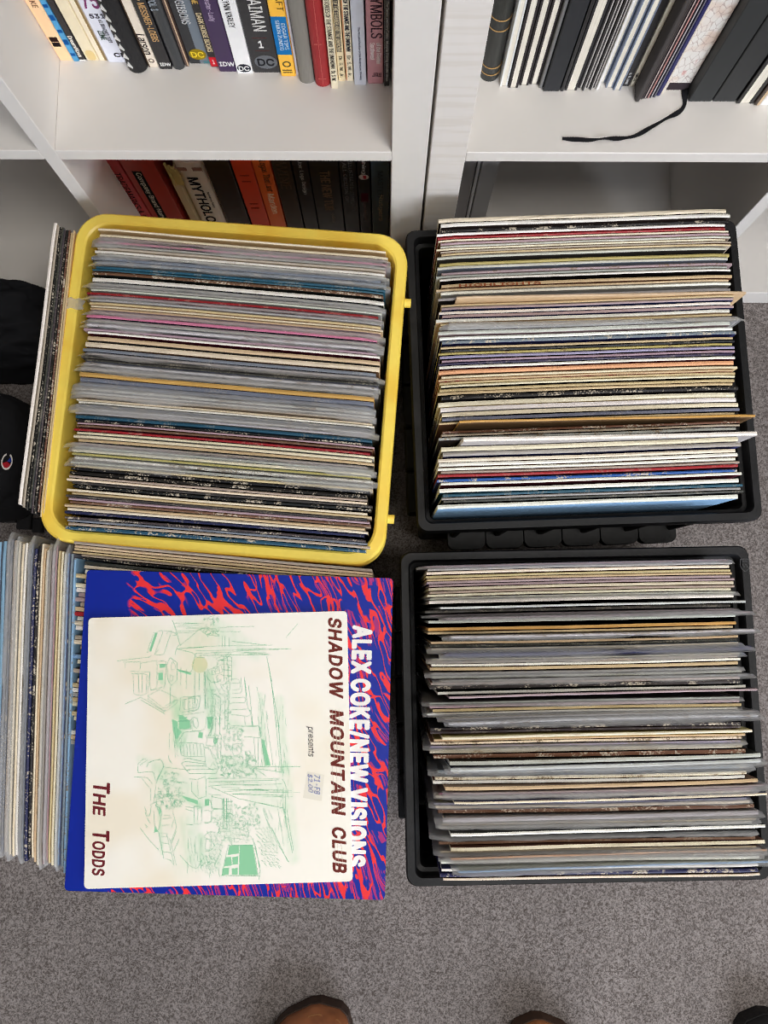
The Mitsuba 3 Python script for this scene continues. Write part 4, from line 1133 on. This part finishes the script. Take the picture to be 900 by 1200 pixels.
for i, (a, b, yy) in enumerate(((701.5, 709, 97), (709.5, 718, 103), (718.5, 727, 106))):
    kk, x0, x1, y = rb(f'white book with blue-grey cover edges, {ORD(i + 1)} of three in a row', a, b, yy, .265, (110, 122, 146), fore=True, board=.0012)
kk, x0, x1, y = rb('black book with tiny white print at its foot, right of the white books', 728, 737.5, 101, .25, (24, 24, 28))
spine_text(kk, 'a. b. zuni', (x0 + x1) / 2, 0, y, S + .020, .016, .0030, (220, 220, 220))
kk, x0, x1, y = rb('cream booklet with tiny dark print at its foot', 738, 743.5, 101, .25, (232, 224, 204))
spine_text(kk, 'zuni 12', (x0 + x1) / 2, 0, y, S + .020, .012, .0030, (60, 56, 56))
rb('dark grey folder standing forward of the worn comics', 744, 749, 120, .26, (66, 62, 62), page=False, gloss=False)
xx = 750
for i in range(5):
    c, e = (((92, 84, 80), (52, 48, 52)), ((40, 36, 42), (196, 178, 172)), ((70, 50, 52), (204, 150, 146)), ((36, 34, 44), (190, 186, 190)), ((30, 30, 44), (120, 118, 130)))[i]
    kk, x0, x1, y = rb(f'thin worn comic, {ORD(i + 1)} of five right of the dark grey folder', xx, xx + 3.3, 117 - i * .6, .26, c, page=False)
    patch(kk, 'edge', x0 + (x1 - x0) * .3, x0 + (x1 - x0) * .62, S + .001, S + .25, y, e, 'worn pale edge')
    xx += 3.7
rb('slim navy volume right of the worn comics', xx, xx + 5, 113, .262, (36, 38, 92), page=False)
rb('slim white volume left of the map-patterned book', xx + 5.4, xx + 7.6, 111, .262, (226, 214, 196), page=False)


def map_fn(p, n, uv):
    d1, d2, c = voronoi(p[0] * 190, p[2] * 110)
    line = 1 - smoothstep(0.04, 0.10, d2 - d1)
    base = mix(L(226, 222, 216), L(214, 194, 180), smoothstep(.4, .7, fbm(p[0] * 60, p[2] * 60, 0, 3)))
    base = mix(base, L(196, 70, 60), 0.5 * smoothstep(.88, .94, noise(p[0] * 160 + 4, p[2] * 60)))
    return mix(base, L(160, 132, 122), line * 0.6)


scene['map_print'] = pr(proc(map_fn), 0.4, 0.4)
kk, x0, x1, y = rb('book with pale map-patterned spine and dark foot, left of two black boxes', xx + 8, 804.5, 106, .265, (206, 198, 190))
put(kk + '__panel', bbox(x0 + .0003, x1 - .0003, y - .00025, y + .0002, S + .012, S + .262), 'map_print', label='map-patterned spine'); patch(kk, 'band', x0 + .003, x1, S + .001, S + .012, y, (62, 54, 58), 'dark foot')
rb('black clothbound box, left of two black boxes at the right end', 806, 833.5, 119.5, .29, (44, 46, 47), page=False, gloss=False)
rb('black clothbound box, right of two black boxes at the right end', 834.5, 861.5, 119.5, .29, (46, 47, 48), page=False, gloss=False)
rb('black boarded book with white page edges at the right end', 862.5, 882, 121.5, .28, (24, 24, 26), fore=True, board=.0035)
kk, x0, x1, y = rb('dark brown worn volume right of the white-paged book', 883, 889, 124, .26, (70, 58, 52), page=False)
patch(kk, 'edge', x0 + (x1 - x0) * .5, x1, S + .001, S + .25, y, (206, 180, 146), 'tan worn edge')
rb('white volume at the right border of the photo', 889.5, 912, 124, .26, (236, 234, 230), page=False)

# ribbon marker that hangs from the map book onto the shelf
rp = [(801, 104), (802, 112), (802.5, 122), (799, 129), (790, 135), (778, 141), (766, 148), (754, 155), (742, 160.5), (730, 162.5), (716, 163), (702, 164), (688, 164.5), (672, 163.5), (659, 162.5)]
rpt = np.array([P(*q, S + .0006) for q in rp])
t = np.linspace(0, len(rp) - 1, 60)
cen = np.column_stack([np.interp(t, range(len(rp)), rpt[:, i]) for i in range(3)])
for _ in range(3): cen[1:-1] = (cen[:-2] + 2 * cen[1:-1] + cen[2:]) / 4
d = np.gradient(cen, axis=0); d /= np.linalg.norm(d, axis=1, keepdims=True)
nr = np.column_stack([-d[:, 1], d[:, 0], np.zeros(60)])
wv = .0021 + .0005 * np.sin(t * 2.1)
lift_ = .0012 + .0012 * np.sin(t * 1.3 + .5) + .0010 * np.sin(t * 3.1)
lift_ = np.clip(lift_, 0.0002, 1)
up = np.array([0, 0, 1.0])
v = np.vstack([cen + nr * wv[:, None] + up * lift_[:, None], cen - nr * wv[:, None] + up * .0001, cen + nr * wv[:, None] + up * (lift_ + .0004)[:, None], cen - nr * wv[:, None] + up * .0005])
f = []
for i in range(59):
    for a, b in ((0, 60), (180, 120), (60, 180), (120, 0)):
        f += [[a + i, b + i, b + i + 1], [a + i, b + i + 1, a + i + 1]]
put(thing('ribbon_marker', 'black ribbon marker lying curved on the upper right shelf', 'ribbon'), trimesh.Trimesh(v, f, process=False), 'black_cloth', smooth=40)

# --- lower left bay
G3 = 'books on the lower left shelf'
YL = .515


def lb(label, pa, pb, rgb, h, **kw):
    a, b = PY(pa, 190, kw.get('yf', YL)), PY(pb, 190, kw.get('yf', YL))
    yf = kw.pop('yf', YL)
    k = book(label, a[0], b[0] - .0004, yf, .0382, h, kw.pop('dep', .2), rgb, G3, **kw)
    return k, a[0], b[0], yf


def zt(py, y=YL): return PY(300, py, y)[2]


k, x0, x1, y = lb('red book with black trademark title, leftmost on the lower left shelf', 114, 139, (170, 44, 50), .31)
spine_text(k, 'TRADEMARKS & SYMBOLS', (x0 + x1) / 2 + .002, 0, y, zt(203), .165, .0090, (34, 26, 28)); patch(k, 'band', x0 + .006, x0 + .0075, zt(196), zt(188), y, (60, 26, 30))
k, x0, x1, y = lb('rust red book with black label, second on the lower left shelf', 140, 180, (158, 52, 44), .31)
patch(k, 'panel', x0 + .008, x0 + .0195, zt(262), zt(201), y, (32, 30, 30), 'black label'); spine_text(k, 'Company Brand Names', x0 + .0138, 0, y - .0002, zt(203), zt(203) - zt(260), .0080, (196, 190, 178))
k, x0, x1, y = lb('beige book with torn yellowed jacket left of the mythology book', 189, 199, (190, 172, 136), .165, gloss=False)
tv = []
rj = random.Random(2)
for q in range(7):
    tv.append(bbox(x0 + .001 + q * .0017, x0 + .004 + q * .0018, y - .0015 + rj.uniform(-.001, .001), y + .002, .2, .2 + .035 + rj.uniform(-.012, .012), .0004))
put(k + '__torn_jacket', cat_(tv), 'ink', rgb=(186, 168, 108), label='torn yellowed paper')
k, x0, x1, y = lb('thick white mythology book with rounded spine', 199.5, 237, (214, 206, 192), .21, rounded=.009, hard=True)
spine_text(k, 'MYTHOLOGY', (x0 + x1) / 2 - .001, 0, y - .0003, zt(208), zt(208) - zt(273), .0135, (34, 32, 32), bold=True)
spine_text(k, 'timeless tales', (x0 + x1) / 2 + .010, 0, y + .0012, zt(226), .040, .0030, (92, 84, 76)); patch(k, 'band', x0 + .004, x1 - .004, zt(201), zt(197), y + .0004, (140, 108, 96), 'ornament band')
lb('black book right of the mythology book', 238, 268, (34, 28, 28), .30)
k, x0, x1, y = lb('bright orange-red book with faint print', 270, 294, (206, 66, 36), .30)
for q in (205, 212, 238, 243): patch(k, 'mark', x0 + .006, x0 + .017, zt(q + 1.5), zt(q), y, (150, 44, 28))
k, x0, x1, y = lb('orange book about logos with black and white title', 295, 316, (224, 104, 44), .29)
spine_text(k, 'Logos That Last', (x0 + x1) / 2 + .001, 0, y, zt(188), zt(188) - zt(224), .0105, (36, 28, 26)); spine_text(k, 'Marden', (x0 + x1) / 2 + .001, 0, y, zt(227), zt(227) - zt(250), .0090, (230, 206, 176))
k, x0, x1, y = lb('dark brown book with barely visible title', 317.5, 340, (44, 36, 30), .30); spine_text(k, 'WINE', (x0 + x1) / 2, 0, y, zt(190), .06, .013, (78, 62, 48))
k, x0, x1, y = lb('narrow black book with small grey logo title', 341.5, 360, (28, 28, 30), .29); spine_text(k, 'Joe: Logo Design', (x0 + x1) / 2, 0, y, zt(188), zt(188) - zt(227), .0062, (150, 146, 142))
k, x0, x1, y = lb('wide black book with large brown letters', 361, 396, (30, 28, 27), .31); spine_text(k, 'THE NEW TUR', (x0 + x1) / 2, 0, y, zt(200), zt(200) - zt(246), .0120, (104, 82, 62), bold=True); spine_text(k, 'editor', (x0 + x1) / 2 + .004, 0, y, zt(250), .025, .0045, (110, 100, 90))
k, x0, x1, y = lb('black book with two lines of grey capitals', 397, 417, (26, 26, 28), .30); spine_text(k, 'ALL DESIGN OF', x0 + .006, 0, y, zt(190), zt(190) - zt(236), .0045, (106, 106, 108)); spine_text(k, 'ILLUSTRATED STANDARD', x0 + .013, 0, y, zt(188), zt(188) - zt(246), .0045, (106, 106, 108))
k, x0, x1, y = lb('black book with round white and red emblem', 418, 433, (28, 26, 28), .29); ellipse(k, 'emblem', (x0 + x1) / 2, zt(207), .0060, .0058, y, (206, 196, 194), 'round white and red emblem'); patch(k, 'mark', (x0 + x1) / 2 - .001, (x0 + x1) / 2 + .003, zt(209), zt(205), y - .0002, (170, 40, 48)); spine_text(k, 'thing', (x0 + x1) / 2, 0, y, zt(187), .03, .0055, (206, 200, 196)); spine_text(k, 'foundations', (x0 + x1) / 2, 0, y, zt(235), .05, .0040, (150, 130, 130)); patch(k, 'band', x0 + .003, x1 - .003, zt(236), zt(226), y, (84, 30, 44))
k, x0, x1, y = lb('blue-grey book against the right side panel of the lower left bay', 434.5, 456.5, (70, 88, 100), .30); spine_text(k, 'Rutgers', (x0 + x1) / 2, 0, y, zt(228), zt(228) - zt(258), .0075, (176, 166, 140)); spine_text(k, 'MASTER', (x0 + x1) / 2, 0, y, zt(200), .06, .007, (52, 64, 76))

# --- lower right bay: three grey volumes
G4 = 'grey volumes on the lower right shelf'
for i, (a, b, c, h) in enumerate(((541, 554, (150, 146, 146), .25), (555, 559, (205, 202, 202), .262), (560, 580, (176, 174, 174), .26))):
    pa, pb = PY(a, 215, .50), PY(b, 215, .50)
    book(('dark grey volume nearest the left side panel of the lower right bay', 'thin light grey volume between two wider grey ones', 'wide grey volume beside the empty floor of the lower right bay')[i], pa[0] if i else B_IN + .001, pb[0] - .0005, .50, .0382, h, .22, c, G4, page=False, gloss=False)

# ------------------------------------------------------------------ black fabric things at the left border


def blob(c, r, seed, amp=.12, freq=3.0, flat=True, power=2.6):
    m = trimesh.creation.icosphere(subdivisions=4)
    v = np.array(m.vertices)
    v = np.sign(v) * np.abs(v) ** (2 / power)
    f = 1 + amp * (meshkit.fbm(v * freq + 20, 3, seed) - .5) * 2
    ridge = np.abs(meshkit.noise(v * np.array([2.2, 5.5, 3.0]) + 40, seed + 5) - .5)
    v = v * (f - amp * .5 * np.exp(-(ridge / .05) ** 2))[:, None] * np.array(r)
    v += np.array(c)
    if flat: v[:, 2] = np.maximum(v[:, 2], .0008)
    return trimesh.Trimesh(v, m.faces, process=False)


jc = P(8, 385, .10)
put(thing('jacket', 'crumpled black fabric jacket on the floor in front of the lower left bay', 'jacket'), blob((jc[0] - .065, jc[1] + .012, .050), (.140, .062, .100), 4, .16, power=3.0), 'black_cloth', smooth=True)
bc = P(2, 530, .16)
BAGK = thing('backpack', 'black fabric backpack with small embroidered emblem at the left border', 'bag')
bagc = np.array([bc[0] - .075, bc[1] + .004, .10])
put(BAGK + '__body', blob(tuple(bagc), (.100, .085, .098), 9, .06, 2.2, power=3.2), 'black_cloth', smooth=True)
el = P(8, 541, .175)
for nm, rx, rz, c, dz, lab in (('emblem', .0055, .0105, (226, 222, 218), 0, 'white embroidered emblem ring'),):
    pass


def oval(a0, a1, rx, ry, rin, z0, n=18):
    ang = np.linspace(a0, a1, n)
    out = [(rx * math.cos(a), ry * math.sin(a)) for a in ang]
    inn = [(rx * rin * math.cos(a), ry * rin * math.sin(a)) for a in ang[::-1]]
    m = trimesh.creation.extrude_polygon(Polygon(out + inn), .0012, engine='earcut')
    return m


# the emblem sits on the bag's upper right shoulder: a white C ring, blue above red inside
def stick(m, yaw_tilt=.55):
    m = m.copy()
    m.apply_transform(trimesh.transformations.rotation_matrix(-.12, [0, 0, 1]))
    m.apply_transform(trimesh.transformations.rotation_matrix(yaw_tilt, [0, 1, 0]))
    m.apply_translation(el)
    return m


put(BAGK + '__emblem', stick(oval(math.radians(110), math.radians(430), .0062, .0105, .78, 0)), 'ink', rgb=(226, 222, 220), label='white C-shaped embroidered ring')
put(BAGK + '__emblem', stick(oval(math.radians(200), math.radians(340), .0048, .0084, .02, 0)), 'ink', rgb=(170, 40, 52), label='red embroidered half')
put(BAGK + '__emblem', stick(oval(math.radians(0), math.radians(50), .0048, .0084, .02, 0)), 'ink', rgb=(44, 60, 140), label='blue embroidered corner')
sp = [P(x, y, z) for x, y, z in ((-20, 590, .03), (0, 598, .03), (20, 606, .025), (38, 614, .02), (52, 618, .012))]
st = cat_([bbox(*sorted((a[0], b[0])), min(a[1], b[1]) - .008, max(a[1], b[1]) + .008, min(a[2], b[2]) - .002, max(a[2], b[2]) + .002, .0012) for a, b in zip(sp[:-1], sp[1:])])
put(BAGK + '__strap', st, 'matte_cover', rgb=(40, 40, 43), label='grey webbing strap')

# ------------------------------------------------------------------ shoes


def shoe(label, tip, yaw, side, mat, sole_rgb, stitch_rgb, Ls=.29, W=.102):
    k = thing('shoe', label, 'shoe')
    s = np.linspace(0, 1, 30)                                             # 0 heel, 1 toe tip
    half = W / 2 * np.interp(s, [0, .03, .1, .25, .45, .62, .75, .86, .93, .97, .99, 1], [.30, .52, .66, .68, .70, .90, 1.0, .97, .80, .58, .36, .10])
    cx = side * .012 * np.sin(np.clip((s - .3) / .7, 0, 1) * math.pi) - side * .010 * np.clip((s - .75) / .25, 0, 1)
    top = np.interp(s, [0, .1, .3, .45, .6, .75, .88, .95, 1], [.098, .105, .105, .098, .078, .062, .055, .048, .030])
    rings, soles = [], []
    a = np.linspace(0, 2 * math.pi, 29)[:-1]
    for i in range(len(s)):
        y = (s[i] - 1) * Ls
        ca, sa = np.cos(a), np.sin(a)
        x = cx[i] + half[i] * np.sign(ca) * np.abs(ca) ** .75
        z = np.where(sa > 0, .020 + (top[i] - .020) * np.abs(sa) ** .8, .020 - .006 * np.abs(sa))
        rings.append(np.column_stack([x, np.full(28, y), z]))
    up = loft(rings); up.fix_normals()
    n = 30
    outl = [(cx[i] + half[i] + .0008, (s[i] - 1) * Ls) for i in range(n)] + [(cx[i] - half[i] - .0008, (s[i] - 1) * Ls) for i in range(n)][::-1]
    pl = Polygon(outl).buffer(.0012).buffer(0)
    so = trimesh.creation.extrude_polygon(pl, .021, engine='earcut')
    # welt stitching
    ex = np.array(Polygon(outl).buffer(-.0055).exterior.coords)
    st = tube(np.column_stack([ex, np.full(len(ex), .0)])[:-1], .0007, 5)
    ztop = lambda pts: np.interp(pts[:, 1] / Ls + 1, s, top) * .78
    v = np.array(st.vertices); v[:, 2] += .040 + .0 * v[:, 0]
    # lift the stitch ring onto the upper's shoulder
    fr = np.interp(v[:, 1] / Ls + 1, s, top)
    hw = np.interp(v[:, 1] / Ls + 1, s, half); cc = np.interp(v[:, 1] / Ls + 1, s, cx)
    ca = np.clip(np.abs((v[:, 0] - cc) / np.maximum(hw, 1e-4)), 0, 1) ** (1 / .75)
    v[:, 2] = .020 + (fr - .020) * np.sqrt(np.clip(1 - ca ** 2, 0, 1)) ** .8 + .0004 + (v[:, 2] - .040)
    st = trimesh.Trimesh(v, st.faces, process=False)
    M = lambda m: xf(m, yaw, (tip[0], tip[1], .0008))
    put(k + '__upper', M(up), mat, smooth=50)
    put(k + '__sole', M(so), 'matte_cover', rgb=sole_rgb, smooth=30)
    put(k + '__stitching', M(st), 'ink', rgb=stitch_rgb, smooth=True, label='row of stitching')
    op = trimesh.creation.icosphere(subdivisions=3); op.apply_scale([.026, .052, .012]); op.apply_translation([0, -Ls * .74, .101])
    put(k + '__opening', M(op), 'black_cloth', smooth=True, label='dark sock in the opening')
    return k


shoe('brown leather shoe with stitched toe, left of the pair at the lower border', P(360, 1184, .035), .12, -1, 'brown_leather', (58, 40, 30), (168, 118, 78), W=.114)
shoe('tan suede shoe, middle one of three at the lower border', P(643, 1202, .035), -.03, 1, 'tan_suede', (74, 52, 38), (150, 104, 70))
scene['black_rubber'] = pr(L(26, 26, 28), .6, .4)
shoe('black shoe at the lower right corner', P(915, 1196, .035), -.05, 1, 'black_rubber', (20, 20, 22), (36, 36, 38))
